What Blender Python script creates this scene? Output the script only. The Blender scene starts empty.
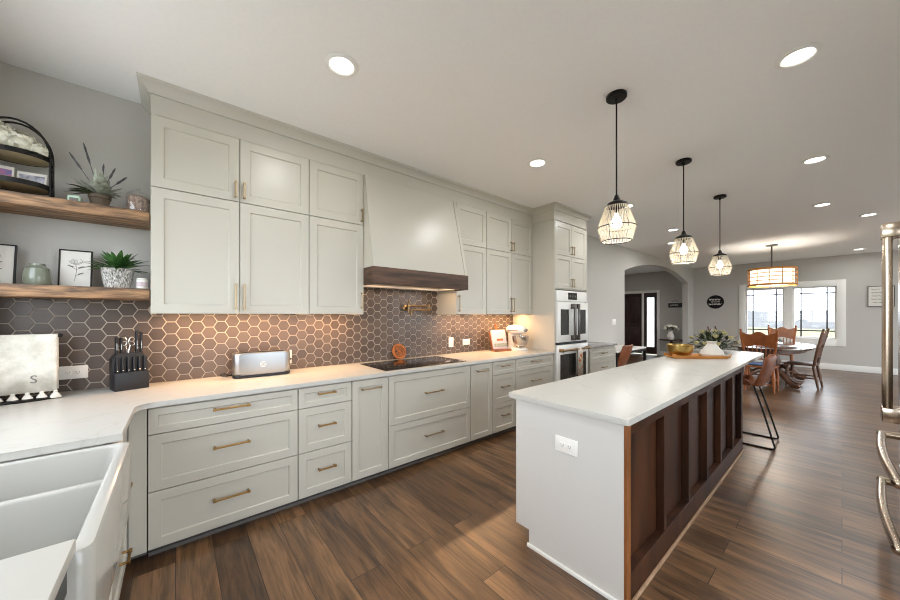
import bpy, bmesh, math, random
from mathutils import Vector, Matrix
random.seed(7)
C = bpy.context.scene.collection
SC = bpy.context.scene
PI = math.pi
R = math.radians

# ------------------------------------------------------------------ camera, world, light, exposure
CAM_H = 1.41
THETA = math.atan2(392, 328)
cd = bpy.data.cameras.new('camera')
cd.sensor_width = 36.0
cd.lens = 36.0 * 328 / 900
cd.shift_y = 15 / 900
cd.clip_start = 0.05
cd.clip_end = 600
cam = bpy.data.objects.new('camera', cd)
cam.location = (0, 0, CAM_H)
cam.rotation_euler = (PI / 2, 0, THETA - PI / 2)
C.objects.link(cam)
SC.camera = cam

SC.cycles.filter_width = 1.05
SC.view_settings.view_transform = 'Standard'
SC.view_settings.look = 'None'
SC.view_settings.gamma = 1
SC.view_settings.use_curve_mapping = False
SC.view_settings.exposure = 0.40

wd = bpy.data.worlds.new('world')
SC.world = wd
wd.use_nodes = True
wn = wd.node_tree.nodes
bg = wn['Background']
bg.inputs['Color'].default_value = (0.88, 0.96, 1.06, 1)
bg.inputs['Strength'].default_value = 5.0

LAMP_W = 7.0          # each recessed ceiling lamp
UNDER_W = 1.0          # under-cabinet strips
PENDANT_W = 2.6
CEIL = 2.93
WALL_Y = 3.24
ARCH_Y = 3.12
FAR_X = 13.0
LEFT_X = -0.87
RB = -1.10      # wall behind the refrigerator
PY = -4.0       # patio wall of the dining end
FY = 6.2        # far wall of the entry hall


def portal(name, loc, rot, sx, sy):
    """tells the renderer where the sky looks into the house; gives no light of its own"""
    l = bpy.data.lights.new(name, 'AREA')
    l.shape = 'RECTANGLE'
    l.size, l.size_y = sx, sy
    l.cycles.is_portal = True
    o = bpy.data.objects.new(name, l)
    o.location = loc
    o.rotation_euler = rot
    C.objects.link(o)


portal('sky_at_sink_window', (LEFT_X - .13, 1.5, 1.775), (0, -PI / 2, 0), 1.5, 2.75)
portal('sky_at_dining_window', (FAR_X + .15, .965, 1.48), (0, PI / 2, 0), 1.45, 1.85)
portal('sky_at_patio_window', (8.7, PY - .13, 1.37), (PI / 2, 0, 0), 7.4, 2.5)
portal('sky_at_fill_door', (1.55, RB - .13, 1.27), (PI / 2, 0, 0), 3.0, 2.3)
portal('sky_at_entry_sidelight', (FAR_X + .15, 4.39, 1.2), (0, PI / 2, 0), 1.9, .3)


# ------------------------------------------------------------------ materials
def mat(name, col, rough=.5, metal=0., spec=.5, noise=0., nscale=(8, 8, 8), col2=None, bump=0., coat=0.,
        emit=None, estr=0., alpha=1., trans=0., sss=0.):
    m = bpy.data.materials.new(name)
    m.use_nodes = True
    nt = m.node_tree
    b = nt.nodes['Principled BSDF']
    b.inputs['Base Color'].default_value = (*col, 1)
    b.inputs['Roughness'].default_value = rough
    b.inputs['Metallic'].default_value = metal
    b.inputs['Specular IOR Level'].default_value = spec
    b.inputs['Coat Weight'].default_value = coat
    b.inputs['Alpha'].default_value = alpha
    b.inputs['Transmission Weight'].default_value = trans
    if emit:
        b.inputs['Emission Color'].default_value = (*emit, 1)
        b.inputs['Emission Strength'].default_value = estr
    if noise or bump or col2:
        tc = nt.nodes.new('ShaderNodeTexCoord')
        mp = nt.nodes.new('ShaderNodeMapping')
        mp.inputs['Scale'].default_value = nscale
        nz = nt.nodes.new('ShaderNodeTexNoise')
        nz.inputs['Scale'].default_value = 1
        nz.inputs['Detail'].default_value = 6
        nz.inputs['Roughness'].default_value = .6
        nt.links.new(tc.outputs['Object'], mp.inputs['Vector'])
        nt.links.new(mp.outputs['Vector'], nz.inputs['Vector'])
        c2 = col2 if col2 else tuple(c * (1 - noise) for c in col)
        cr = nt.nodes.new('ShaderNodeValToRGB')
        cr.color_ramp.elements[0].position = .36
        cr.color_ramp.elements[1].position = .64
        cr.color_ramp.elements[0].color = (*c2, 1)
        cr.color_ramp.elements[1].color = (*col, 1)
        nt.links.new(nz.outputs['Fac'], cr.inputs['Fac'])
        nt.links.new(cr.outputs['Color'], b.inputs['Base Color'])
        if bump:
            bp = nt.nodes.new('ShaderNodeBump')
            bp.inputs['Strength'].default_value = bump
            bp.inputs['Distance'].default_value = .01
            nt.links.new(nz.outputs['Fac'], bp.inputs['Height'])
            nt.links.new(bp.outputs['Normal'], b.inputs['Normal'])
    return m


def srgb(r, g, b):
    f = lambda c: (c / 255 / 12.92) if c <= 10 else ((c / 255 + .055) / 1.055) ** 2.4
    return (f(r), f(g), f(b))


M = {}
M['cab'] = mat('cabinet_paint', srgb(194, 190, 178), .34, noise=.015, nscale=(3, 3, 3))
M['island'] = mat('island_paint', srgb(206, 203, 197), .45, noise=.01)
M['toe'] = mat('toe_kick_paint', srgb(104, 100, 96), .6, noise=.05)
M['wall'] = mat('wall_paint', srgb(194, 191, 185), .85, noise=.02, nscale=(60, 60, 60), bump=.04)
M['ceil'] = mat('ceiling_paint', srgb(242, 241, 238), .9, noise=.02, nscale=(40, 40, 40), bump=.08)
M['trim'] = mat('white_trim', srgb(240, 239, 234), .5, noise=.01)
M['white'] = mat('white_plastic', srgb(238, 235, 228), .35, noise=.01)
M['oven'] = mat('oven_white', srgb(232, 231, 226), .3, noise=.01)
M['sink'] = mat('white_fireclay', srgb(187, 185, 178), .14, coat=.4, noise=.01)
M['brass'] = mat('brushed_brass', srgb(160, 126, 78), .36, 1., noise=.1, nscale=(90, 90, 90))
M['bronze'] = mat('champagne_bronze', srgb(176, 156, 126), .4, 1., noise=.1, nscale=(90, 90, 90))
M['aged'] = mat('aged_brass', srgb(150, 124, 88), .34, 1., noise=.1)
M['toaster'] = mat('toaster_metal', srgb(168, 170, 172), .34, 1., noise=.03)
M['black'] = mat('black_metal', srgb(30, 28, 27), .45, .6, noise=.05)
M['blackplastic'] = mat('black_plastic', srgb(22, 22, 25), .45, noise=.05)
M['blackglass'] = mat('black_glass', srgb(22, 17, 14), .06, spec=.6, noise=.02)
M['ovenglass'] = mat('oven_glass', srgb(48, 48, 46), .08, noise=.05)
M['steel'] = mat('stainless_steel', srgb(200, 197, 192), .26, 1., noise=.06, nscale=(2, 2, 120))
M['nickel'] = mat('fridge_handle_metal', srgb(205, 188, 168), .2, 1., noise=.04)
M['darksteel'] = mat('dark_steel', srgb(105, 100, 96), .3, 1., noise=.05)
M['walnut'] = mat('walnut_panel', srgb(74, 42, 22), .45, spec=.35, nscale=(7, 7, 1.2), col2=srgb(42, 23, 13), bump=.03)
M['glare_wood'] = mat('walnut_glare', srgb(150, 92, 46), .4, nscale=(6, 6, 2), col2=srgb(115, 68, 32))  # walnut painted lighter for the glare on the first island stile
M['shoe'] = mat('shoe_wood', srgb(176, 142, 112), .5, nscale=(6, 6, 6), col2=srgb(150, 118, 90))
M['band'] = mat('rustic_band_wood', srgb(98, 70, 52), .55, nscale=(2, 8, 26), col2=srgb(52, 35, 25), bump=.25)
M['shelf'] = mat('rustic_shelf_wood', srgb(176, 136, 98), .65, nscale=(5, 26, 40), col2=srgb(78, 60, 48), bump=.6)
M['oak'] = mat('honey_oak', srgb(168, 98, 48), .4, nscale=(6, 6, 3), col2=srgb(128, 70, 34))
M['oakdark'] = mat('brown_oak', srgb(112, 76, 54), .4, nscale=(6, 6, 3), col2=srgb(84, 54, 38))
M['tray'] = mat('tray_wood', srgb(222, 158, 84), .45, nscale=(3, 12, 12), col2=srgb(190, 122, 58))
M['leather'] = mat('tan_leather', srgb(150, 88, 52), .4, nscale=(14, 14, 14), col2=srgb(122, 68, 38), bump=.05)
M['tabletop'] = mat('table_wood', srgb(96, 66, 50), .16, nscale=(1.5, 12, 6), col2=srgb(66, 44, 34), coat=.5)
M['gold'] = mat('gold_bowl', srgb(190, 158, 92), .28, 1., noise=.2, nscale=(12, 12, 12))
M['ceramic'] = mat('white_ceramic', srgb(226, 222, 214), .3, noise=.03)
M['darkdoor'] = mat('dark_door', srgb(62, 36, 33), .4, nscale=(10, 10, 3), col2=srgb(44, 24, 22))
M['fabric'] = mat('shade_fabric', srgb(245, 236, 220), .8, noise=.03, emit=(1, .86, .66), estr=1.2)
M['drumwood'] = mat('lamp_wood', srgb(205, 140, 66), .5, noise=.15)
M['glow'] = mat('lamp_glow', (1, 1, 1), .5, noise=.01, emit=(1, .96, .9), estr=9.)
M['bulb'] = mat('bulb_glow', (1, 1, 1), .5, noise=.01, emit=(1, .94, .86), estr=6.)
M['strip'] = mat('strip_glow', (1, 1, 1), .5, noise=.01, emit=(1, .74, .46), estr=2.)
M['clear'] = mat('clear_glass', (1, 1, 1), .03, trans=1., noise=.0)
M['leaf'] = mat('green_leaf', srgb(70, 112, 52), .45, nscale=(30, 30, 30), col2=srgb(40, 76, 34))
M['sage'] = mat('sage_leaf', srgb(176, 180, 164), .6, nscale=(30, 30, 30), col2=srgb(124, 128, 110))
M['darkleaf'] = mat('dark_leaf', srgb(74, 82, 52), .5, nscale=(30, 30, 30), col2=srgb(48, 54, 36))
M['lavender'] = mat('lavender_stem', srgb(86, 84, 86), .7, noise=.2, nscale=(60, 60, 60))
M['petal'] = mat('cream_petal', srgb(250, 248, 236), .6, nscale=(60, 60, 60), col2=srgb(240, 236, 214))
M['yellowpetal'] = mat('pale_yellow_petal', srgb(206, 196, 140), .6, noise=.15, nscale=(40, 40, 40))
M['pot'] = mat('dark_clay', srgb(92, 78, 62), .7, noise=.25, nscale=(20, 20, 20))
M['patterned'] = mat('patterned_pot', srgb(222, 218, 212), .6, nscale=(150, 150, 60), col2=srgb(70, 68, 66))
M['vase'] = mat('green_grey_glass', srgb(122, 128, 112), .1, noise=.1, coat=.5)
M['paper'] = mat('white_paper', srgb(226, 222, 214), .8, noise=.02)
M['ink'] = mat('grey_ink', srgb(120, 114, 110), .8, noise=.1)
M['mint'] = mat('mint_tin', srgb(188, 214, 192), .4, noise=.1)
M['pinkstuff'] = mat('potpourri', srgb(178, 152, 138), .8, nscale=(60, 60, 60), col2=srgb(110, 88, 76), bump=.5)
M['towel'] = mat('towel_linen', srgb(226, 222, 212), .95, nscale=(14, 14, 14), col2=srgb(196, 192, 178), bump=.1)
M['redprint'] = mat('red_print', srgb(200, 120, 70), .9, noise=.2)
M['blue'] = mat('blue_cushion', srgb(92, 116, 158), .85, noise=.15, nscale=(30, 30, 30))
M['orange'] = mat('orange_wood', srgb(192, 116, 44), .5, nscale=(20, 8, 20), col2=srgb(156, 80, 28))
M['pinkpage'] = mat('printed_page', srgb(224, 208, 206), .6, nscale=(9, 9, 30), col2=srgb(200, 186, 190))
M['grout'] = mat('tile_grout', srgb(186, 176, 164), .9, noise=.05, nscale=(40, 40, 40))
M['lawn'] = mat('lawn_grass', srgb(112, 110, 80), 1., nscale=(.4, .4, .4), col2=srgb(100, 98, 70))
M['hazetree'] = mat('haze_grey_trees', srgb(88, 89, 89), 1., nscale=(.15, .25, .4), col2=srgb(70, 71, 72))  # distance haze is put into this grey base colour


def tile_mat():
    m = bpy.data.materials.new('taupe_hexagon_tile')
    m.use_nodes = True
    nt = m.node_tree
    b = nt.nodes['Principled BSDF']
    b.inputs['Roughness'].default_value = .28
    g = nt.nodes.new('ShaderNodeNewGeometry')
    cr = nt.nodes.new('ShaderNodeValToRGB')
    cr.color_ramp.elements[0].color = (*srgb(80, 69, 62), 1)
    cr.color_ramp.elements[1].color = (*srgb(97, 84, 75), 1)
    nt.links.new(g.outputs['Random Per Island'], cr.inputs['Fac'])
    nt.links.new(cr.outputs['Color'], b.inputs['Base Color'])
    return m


M['tile'] = tile_mat()


def floor_mat():
    m = bpy.data.materials.new('plank_floor')
    m.use_nodes = True
    nt = m.node_tree
    b = nt.nodes['Principled BSDF']
    tc = nt.nodes.new('ShaderNodeTexCoord')
    mp = nt.nodes.new('ShaderNodeMapping')
    mp.inputs['Rotation'].default_value = (0, 0, PI / 2)
    br = nt.nodes.new('ShaderNodeTexBrick')
    br.offset = .37
    br.inputs['Scale'].default_value = 1
    br.inputs['Mortar Size'].default_value = .0018
    br.inputs['Mortar Smooth'].default_value = .1
    br.inputs['Bias'].default_value = 0
    br.inputs['Brick Width'].default_value = 1.22
    br.inputs['Row Height'].default_value = .178
    br.inputs['Color1'].default_value = (*srgb(143, 108, 75), 1)
    br.inputs['Color2'].default_value = (*srgb(98, 70, 46), 1)
    br.inputs['Mortar'].default_value = (*srgb(52, 36, 24), 1)
    nt.links.new(tc.outputs['Object'], mp.inputs['Vector'])
    nt.links.new(mp.outputs['Vector'], br.inputs['Vector'])
    # long grain, shifted from plank to plank by the plank tint
    mp2 = nt.nodes.new('ShaderNodeMapping')
    mp2.inputs['Scale'].default_value = (11, 1.3, 1)
    ad = nt.nodes.new('ShaderNodeVectorMath')
    ad.operation = 'MULTIPLY_ADD'
    ad.inputs[1].default_value = (40, 40, 40)
    nt.links.new(br.outputs['Color'], ad.inputs[0])
    nt.links.new(tc.outputs['Object'], mp2.inputs['Vector'])
    nt.links.new(mp2.outputs['Vector'], ad.inputs[2])
    nz = nt.nodes.new('ShaderNodeTexNoise')
    nz.inputs['Scale'].default_value = 1.0
    nz.inputs['Detail'].default_value = 8
    nz.inputs['Roughness'].default_value = .62
    nz.inputs['Distortion'].default_value = .8
    nt.links.new(ad.outputs['Vector'], nz.inputs['Vector'])
    cr = nt.nodes.new('ShaderNodeValToRGB')
    cr.color_ramp.elements[0].position = .34
    cr.color_ramp.elements[0].color = (.20, .18, .165, 1)
    cr.color_ramp.elements[1].position = .68
    cr.color_ramp.elements[1].color = (1.25, 1.22, 1.18, 1)
    nt.links.new(nz.outputs['Fac'], cr.inputs['Fac'])
    # fine dark streaks along each plank
    mp3 = nt.nodes.new('ShaderNodeMapping')
    mp3.inputs['Scale'].default_value = (46, 2.6, 1)
    ad3 = nt.nodes.new('ShaderNodeVectorMath')
    ad3.operation = 'MULTIPLY_ADD'
    ad3.inputs[1].default_value = (70, 70, 70)
    nt.links.new(br.outputs['Color'], ad3.inputs[0])
    nt.links.new(tc.outputs['Object'], mp3.inputs['Vector'])
    nt.links.new(mp3.outputs['Vector'], ad3.inputs[2])
    nz3 = nt.nodes.new('ShaderNodeTexNoise')
    nz3.inputs['Scale'].default_value = 1.0
    nz3.inputs['Detail'].default_value = 5
    nz3.inputs['Distortion'].default_value = 1.6
    nt.links.new(ad3.outputs['Vector'], nz3.inputs['Vector'])
    cr3 = nt.nodes.new('ShaderNodeValToRGB')
    cr3.color_ramp.elements[0].position = .32
    cr3.color_ramp.elements[0].color = (.42, .39, .36, 1)
    cr3.color_ramp.elements[1].position = .56
    cr3.color_ramp.elements[1].color = (1.06, 1.05, 1.04, 1)
    nt.links.new(nz3.outputs['Fac'], cr3.inputs['Fac'])
    mx0 = nt.nodes.new('ShaderNodeMix')
    mx0.data_type = 'RGBA'
    mx0.blend_type = 'MULTIPLY'
    mx0.inputs['Factor'].default_value = .9
    nt.links.new(br.outputs['Color'], mx0.inputs['A'])
    nt.links.new(cr.outputs['Color'], mx0.inputs['B'])
    mx = nt.nodes.new('ShaderNodeMix')
    mx.data_type = 'RGBA'
    mx.blend_type = 'MULTIPLY'
    mx.inputs['Factor'].default_value = .75
    nt.links.new(mx0.outputs['Result'], mx.inputs['A'])
    nt.links.new(cr3.outputs['Color'], mx.inputs['B'])
    nt.links.new(mx.outputs['Result'], b.inputs['Base Color'])
    b.inputs['Roughness'].default_value = .31
    b.inputs['Specular IOR Level'].default_value = .75
    bp = nt.nodes.new('ShaderNodeBump')
    bp.inputs['Strength'].default_value = .035
    bp.inputs['Distance'].default_value = .01
    nt.links.new(nz3.outputs['Fac'], bp.inputs['Height'])
    nt.links.new(bp.outputs['Normal'], b.inputs['Normal'])
    return m


M['floor'] = floor_mat()


def quartz_mat():
    m = bpy.data.materials.new('white_quartz')
    m.use_nodes = True
    nt = m.node_tree
    b = nt.nodes['Principled BSDF']
    b.inputs['Roughness'].default_value = .32
    tc = nt.nodes.new('ShaderNodeTexCoord')
    nz = nt.nodes.new('ShaderNodeTexNoise')
    nz.inputs['Scale'].default_value = 1.6
    nz.inputs['Detail'].default_value = 10
    nz.inputs['Distortion'].default_value = 1.4
    cr = nt.nodes.new('ShaderNodeValToRGB')
    e = cr.color_ramp.elements
    e[0].position = .485
    e[0].color = (*srgb(193, 191, 184), 1)
    e[1].position = .515
    e[1].color = (*srgb(193, 191, 184), 1)
    x = e.new(.5)
    x.color = (*srgb(184, 181, 174), 1)
    nt.links.new(tc.outputs['Object'], nz.inputs['Vector'])
    nt.links.new(nz.outputs['Fac'], cr.inputs['Fac'])
    nt.links.new(cr.outputs['Color'], b.inputs['Base Color'])
    return m


M['quartz'] = quartz_mat()


def pane_mat(name, tint=(1, 1, 1), gl=.08):
    m = bpy.data.materials.new(name)
    m.use_nodes = True
    nt = m.node_tree
    nt.nodes.remove(nt.nodes['Principled BSDF'])
    out = nt.nodes['Material Output']
    t = nt.nodes.new('ShaderNodeBsdfTransparent')
    t.inputs['Color'].default_value = (*tint, 1)
    g = nt.nodes.new('ShaderNodeBsdfGlossy')
    g.inputs['Roughness'].default_value = .02
    mx = nt.nodes.new('ShaderNodeMixShader')
    mx.inputs['Fac'].default_value = gl
    nt.links.new(t.outputs[0], mx.inputs[1])
    nt.links.new(g.outputs[0], mx.inputs[2])
    nt.links.new(mx.outputs[0], out.inputs['Surface'])
    return m


M['pane'] = pane_mat('window_glass')
def frosted():
    m = bpy.data.materials.new('frosted_glass')
    m.use_nodes = True
    nt = m.node_tree
    nt.nodes.remove(nt.nodes['Principled BSDF'])
    t = nt.nodes.new('ShaderNodeBsdfTranslucent')
    t.inputs['Color'].default_value = (.9, .92, .92, 1)
    nt.links.new(t.outputs[0], nt.nodes['Material Output'].inputs['Surface'])
    return m


M['frost'] = frosted()
M['jar'] = pane_mat('jar_glass', (.97, .97, .96), .12)


def rope_mat():
    m = bpy.data.materials.new('woven_rope')
    m.use_nodes = True
    nt = m.node_tree
    nt.nodes.remove(nt.nodes['Principled BSDF'])
    out = nt.nodes['Material Output']
    d = nt.nodes.new('ShaderNodeBsdfDiffuse')
    t = nt.nodes.new('ShaderNodeBsdfTranslucent')
    for s in (d, t):
        s.inputs['Color'].default_value = (*srgb(232, 224, 208), 1)
    mx = nt.nodes.new('ShaderNodeMixShader')
    mx.inputs['Fac'].default_value = .5
    nt.links.new(d.outputs[0], mx.inputs[1])
    nt.links.new(t.outputs[0], mx.inputs[2])
    nt.links.new(mx.outputs[0], out.inputs['Surface'])
    return m


M['rope'] = rope_mat()


# ------------------------------------------------------------------ mesh builder
class MB:
    def __init__(s):
        s.bm = bmesh.new()
        s.mats = []

    def mark(s):
        s.bm.verts.ensure_lookup_table()
        return len(s.bm.verts)

    def xf(s, mtx, start=0):
        s.bm.verts.ensure_lookup_table()
        for v in list(s.bm.verts)[start:]:
            v.co = mtx @ v.co
        return s

    def box(s, x0, x1, y0, y1, z0, z1, bev=0., seg=2):
        r = bmesh.ops.create_cube(s.bm, size=1)
        vs = r['verts']
        for v in vs:
            v.co = Vector(((x0 + x1) / 2 + v.co.x * (x1 - x0), (y0 + y1) / 2 + v.co.y * (y1 - y0),
                           (z0 + z1) / 2 + v.co.z * (z1 - z0)))
        if bev:
            ed = list({e for v in vs for e in v.link_edges})
            bmesh.ops.bevel(s.bm, geom=ed, offset=bev, segments=seg, affect='EDGES', profile=.5)
        return s

    def loft(s, loops, closed_ends=(True, True), mi=None):
        rows = [[s.bm.verts.new(Vector(p)) for p in lp] for lp in loops]
        n = len(rows[0])
        for a, b in zip(rows[:-1], rows[1:]):
            for i in range(n):
                j = (i + 1) % n
                try:
                    s.bm.faces.new((a[i], a[j], b[j], b[i]))
                except ValueError:
                    pass
        if closed_ends[0]:
            s.bm.faces.new(rows[0][::-1])
        if closed_ends[1]:
            s.bm.faces.new(rows[-1])
        return s

    def cyl(s, p0, p1, r0, r1=None, n=16, caps=True):
        return s.tube([p0, p1], [r0, r0 if r1 is None else r1], n, caps=caps)

    def tube(s, pts, r, n=8, closed=False, caps=True, flat=1.):
        pts = [Vector(p) for p in pts]
        k = len(pts)
        rs = r if isinstance(r, (list, tuple)) else [r] * k
        loops = []
        prev = None
        for i in range(k):
            if closed:
                d = pts[(i + 1) % k] - pts[i - 1]
            elif i == 0:
                d = pts[1] - pts[0]
            elif i == k - 1:
                d = pts[-1] - pts[-2]
            else:
                d = (pts[i + 1] - pts[i]).normalized() + (pts[i] - pts[i - 1]).normalized()
            d = d.normalized() if d.length > 1e-9 else Vector((0, 0, 1))
            if prev is None:
                a = Vector((0, 0, 1)) if abs(d.z) < .9 else Vector((1, 0, 0))
                u = d.cross(a).normalized()
            else:
                u = (prev - d * prev.dot(d))
                u = u.normalized() if u.length > 1e-6 else d.orthogonal().normalized()
            prev = u
            w = d.cross(u)
            loops.append([pts[i] + (u * math.cos(2 * PI * q / n) + w * math.sin(2 * PI * q / n) * flat) * rs[i]
                          for q in range(n)])
        if closed:
            loops.append(loops[0])
            rows = [[s.bm.verts.new(p) for p in lp] for lp in loops[:-1]]
            rows.append(rows[0])
            for a, b in zip(rows[:-1], rows[1:]):
                for i in range(n):
                    j = (i + 1) % n
                    s.bm.faces.new((a[i], a[j], b[j], b[i]))
            return s
        return s.loft(loops, (caps, caps))

    def lathe(s, prof, c=(0, 0, 0), n=32, sx=1., sy=1., caps=(True, True)):
        loops = [[Vector((c[0] + max(r, 1e-4) * sx * math.cos(2 * PI * i / n), c[1] + max(r, 1e-4) * sy * math.sin(2 * PI * i / n), c[2] + z))
                  for i in range(n)] for r, z in prof]
        return s.loft(loops, caps)

    def ball(s, c, r, sx=1., sy=1., sz=1., n=10):
        prof = [(r * math.sin(PI * k / n), -r * math.cos(PI * k / n) * sz) for k in range(n + 1)]
        return s.lathe(prof, c, max(8, n * 2), sx, sy)

    def prism(s, poly, z0, z1, bev=0.):
        s0 = s.mark()
        s.loft([[(x, y, z0) for x, y in poly], [(x, y, z1) for x, y in poly]])
        if bev:
            s.bm.verts.ensure_lookup_table()
            vs = list(s.bm.verts)[s0:]
            ed = [e for e in {e for v in vs for e in v.link_edges} if abs(e.verts[0].co.z - e.verts[1].co.z) < 1e-6]
            bmesh.ops.bevel(s.bm, geom=ed, offset=bev, segments=2, affect='EDGES', profile=.5)
        return s

    def prism_xz(s, poly, y0, y1):
        return s.loft([[(x, y0, z) for x, z in poly], [(x, y1, z) for x, z in poly]])

    def shaker(s, x0, x1, z0, z1, yf=0., t=.02, rail=.055, rec=.009, slope=.006):
        """framed front whose face looks to -y, back at yf + t"""
        def L(i, y):
            return [(x0 + i, y, z0 + i), (x1 - i, y, z0 + i), (x1 - i, y, z1 - i), (x0 + i, y, z1 - i)]
        return s.loft([L(0, yf + t), L(0, yf + .0015), L(.0015, yf), L(rail, yf), L(rail + slope, yf + rec)])

    def leaf(s, base, d, ln, w, droop=.3, n=4, up=Vector((0, 0, 1))):
        base = Vector(base)
        d = Vector(d).normalized()
        side = d.cross(up)
        side = side.normalized() if side.length > 1e-4 else Vector((1, 0, 0))
        rows = []
        for i in range(n + 1):
            t = i / n
            p = base + d * ln * t - Vector((0, 0, 1)) * droop * ln * t * t
            ww = w * math.sin(PI * min(.98, .12 + .86 * t)) * .5
            nrm = side.cross(d).normalized()
            rows.append([s.bm.verts.new(p - side * ww), s.bm.verts.new(p - nrm * ww * .35), s.bm.verts.new(p + side * ww)])
        for a, b in zip(rows[:-1], rows[1:]):
            for j in range(2):
                s.bm.faces.new((a[j], a[j + 1], b[j + 1], b[j]))
        return s

    def build(s, name, m, parent=None, loc=None, sharp=35, recalc=True):
        me = bpy.data.meshes.new(name)
        if recalc:
            bmesh.ops.recalc_face_normals(s.bm, faces=s.bm.faces[:])
        s.bm.to_mesh(me)
        s.bm.free()
        me.materials.append(m)
        for p in me.polygons:
            p.use_smooth = True
        me.set_sharp_from_angle(angle=R(sharp))
        o = bpy.data.objects.new(name, me)
        C.objects.link(o)
        if parent:
            o.parent = parent
        if loc:
            o.location = loc
        return o


def tag(o, label=None, cat=None, group=None, kind=None):
    if label: o['label'] = label
    if cat: o['category'] = cat
    if group: o['group'] = group
    if kind: o['kind'] = kind
    return o


def T(name, label, cat, loc=(0, 0, 0), rz=0., group=None):
    o = bpy.data.objects.new(name, None)
    o.empty_display_size = .05
    C.objects.link(o)
    o.location = loc
    o.rotation_euler = (0, 0, rz)
    return tag(o, label, cat, group)


def dup(root, loc, rz, label, group=None):
    r = root.copy()
    C.objects.link(r)
    r.location = loc
    r.rotation_euler = (0, 0, rz)
    r['label'] = label
    if group: r['group'] = group
    for ch in list(root.children):
        c = ch.copy()
        C.objects.link(c)
        c.parent = r
        for g in list(ch.children):
            d = g.copy()
            C.objects.link(d)
            d.parent = c
    return r


def struct(name, mb, m, parent=None):
    o = mb.build(name, m, parent)
    if not parent:
        o['kind'] = 'structure'
    return o


def rrect(x0, x1, y0, y1, r, n=5):
    pts = []
    for cx, cy, a0 in ((x1 - r, y1 - r, 0), (x0 + r, y1 - r, 90), (x0 + r, y0 + r, 180), (x1 - r, y0 + r, 270)):
        for k in range(n + 1):
            a = R(a0 + 90 * k / n)
            pts.append((cx + r * math.cos(a), cy + r * math.sin(a)))
    return pts


# ------------------------------------------------------------------ the room
struct('floor', MB().box(LEFT_X - .1, FAR_X, PY, FY, -.1, 0), M['floor'])
struct('ceiling', MB().box(LEFT_X - .1, FAR_X + .15, PY - .15, FY + .15, CEIL, CEIL + .1), M['ceil'])
w = MB()
w.box(LEFT_X - .12, 5.0, WALL_Y, WALL_Y + .12, 0, CEIL)
wall_back = struct('wall_back', w, M['wall'])

# hexagon tile backsplash: one continuous field on the back wall
def hex_field():
    g = MB()
    py, px = .0895, .0775
    rad = py / math.sqrt(3) - .0034
    def inside(x, z):
        if z < .90 or z > 1.75: return False
        if x < LEFT_X or x > 3.98: return False
        return True
    def top(x):
        if x < -.12: return 1.512
        if 1.36 < x < 2.50: return 1.715
        return 1.425
    i0 = int((LEFT_X + .103) / px) - 1
    for i in range(i0, i0 + 66):
        x = -.103 + i * px
        if x < LEFT_X - .02 or x > 4.02: continue
        zoff = 0 if i % 2 == 0 else py / 2
        for k in range(-3, 10):
            z = 1.045 + py / 2 + zoff + k * py
            tp = top(x)
            pts = []
            for q in range(6):
                a = R(60 * q)
                pts.append((x + rad * math.cos(a), z + rad * math.sin(a)))
            # clip to the field (straight cuts at counter, cabinets and ends)
            def clip(P, f):
                out = []
                for a, b in zip(P, P[1:] + P[:1]):
                    fa, fb = f(a), f(b)
                    if fa >= 0: out.append(a)
                    if (fa >= 0) != (fb >= 0):
                        t = fa / (fa - fb)
                        out.append((a[0] + (b[0] - a[0]) * t, a[1] + (b[1] - a[1]) * t))
                return out
            for f in (lambda p: p[1] - .9145, lambda p: tp - p[1], lambda p: p[0] - LEFT_X - .002, lambda p: 3.965 - p[0]):
                pts = clip(pts, f)
                if len(pts) < 3: break
            if len(pts) < 3: continue
            cx = sum(p[0] for p in pts) / len(pts)
            cz = sum(p[1] for p in pts) / len(pts)
            inn = [(cx + (p[0] - cx) * .965, cz + (p[1] - cz) * .965) for p in pts]
            g.loft([[(p[0], 3.239, p[1]) for p in pts], [(p[0], 3.2345, p[1]) for p in pts], [(p[0], 3.233, p[1]) for p in inn]],
                   (False, True))
    return g


gr = MB()
gr.box(LEFT_X, -.12, 3.2365, 3.2405, .9145, 1.512)
gr.box(-.12, 1.36, 3.2365, 3.2405, .9145, 1.425)
gr.box(1.36, 2.50, 3.2365, 3.2405, .9145, 1.715)
gr.box(2.50, 3.965, 3.2365, 3.2405, .9145, 1.425)
grout = gr.build('grout_field', M['grout'], wall_back)
hex_field().build('hexagon_tiles', M['tile'], grout)

# left wall with the window above the sink
w = MB()
WY0, WY1, WZ0, WZ1 = .15, 2.85, 1.05, 2.50
X0, X1 = LEFT_X - .12, LEFT_X
w.box(X0, X1, RB - .12, WY0, 0, CEIL)
w.box(X0, X1, WY1, WALL_Y, 0, CEIL)
w.box(X0, X1, WY0, WY1, 0, WZ0)
w.box(X0, X1, WY0, WY1, WZ1, CEIL)
struct('wall_left', w, M['wall'])
f = MB()
f.box(X0 + .02, X1 + .015, WY0 - .07, WY0, WZ0 - .07, WZ1 + .07).box(X0 + .02, X1 + .015, WY1, WY1 + .07, WZ0 - .07, WZ1 + .07)
f.box(X0 + .02, X1 + .015, WY0, WY1, WZ1, WZ1 + .07).box(X0 + .02, X1 + .015, WY0, WY1, WZ0 - .07, WZ0)
f.box(X0 + .04, X0 + .08, 1.02, 1.08, WZ0, WZ1).box(X0 + .04, X0 + .08, 1.92, 1.98, WZ0, WZ1)
win2 = struct('window_2', f, M['trim'])
struct('pane', MB().box(X0 + .055, X0 + .06, WY0, WY1, WZ0, WZ1), M['pane'], win2)

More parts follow.
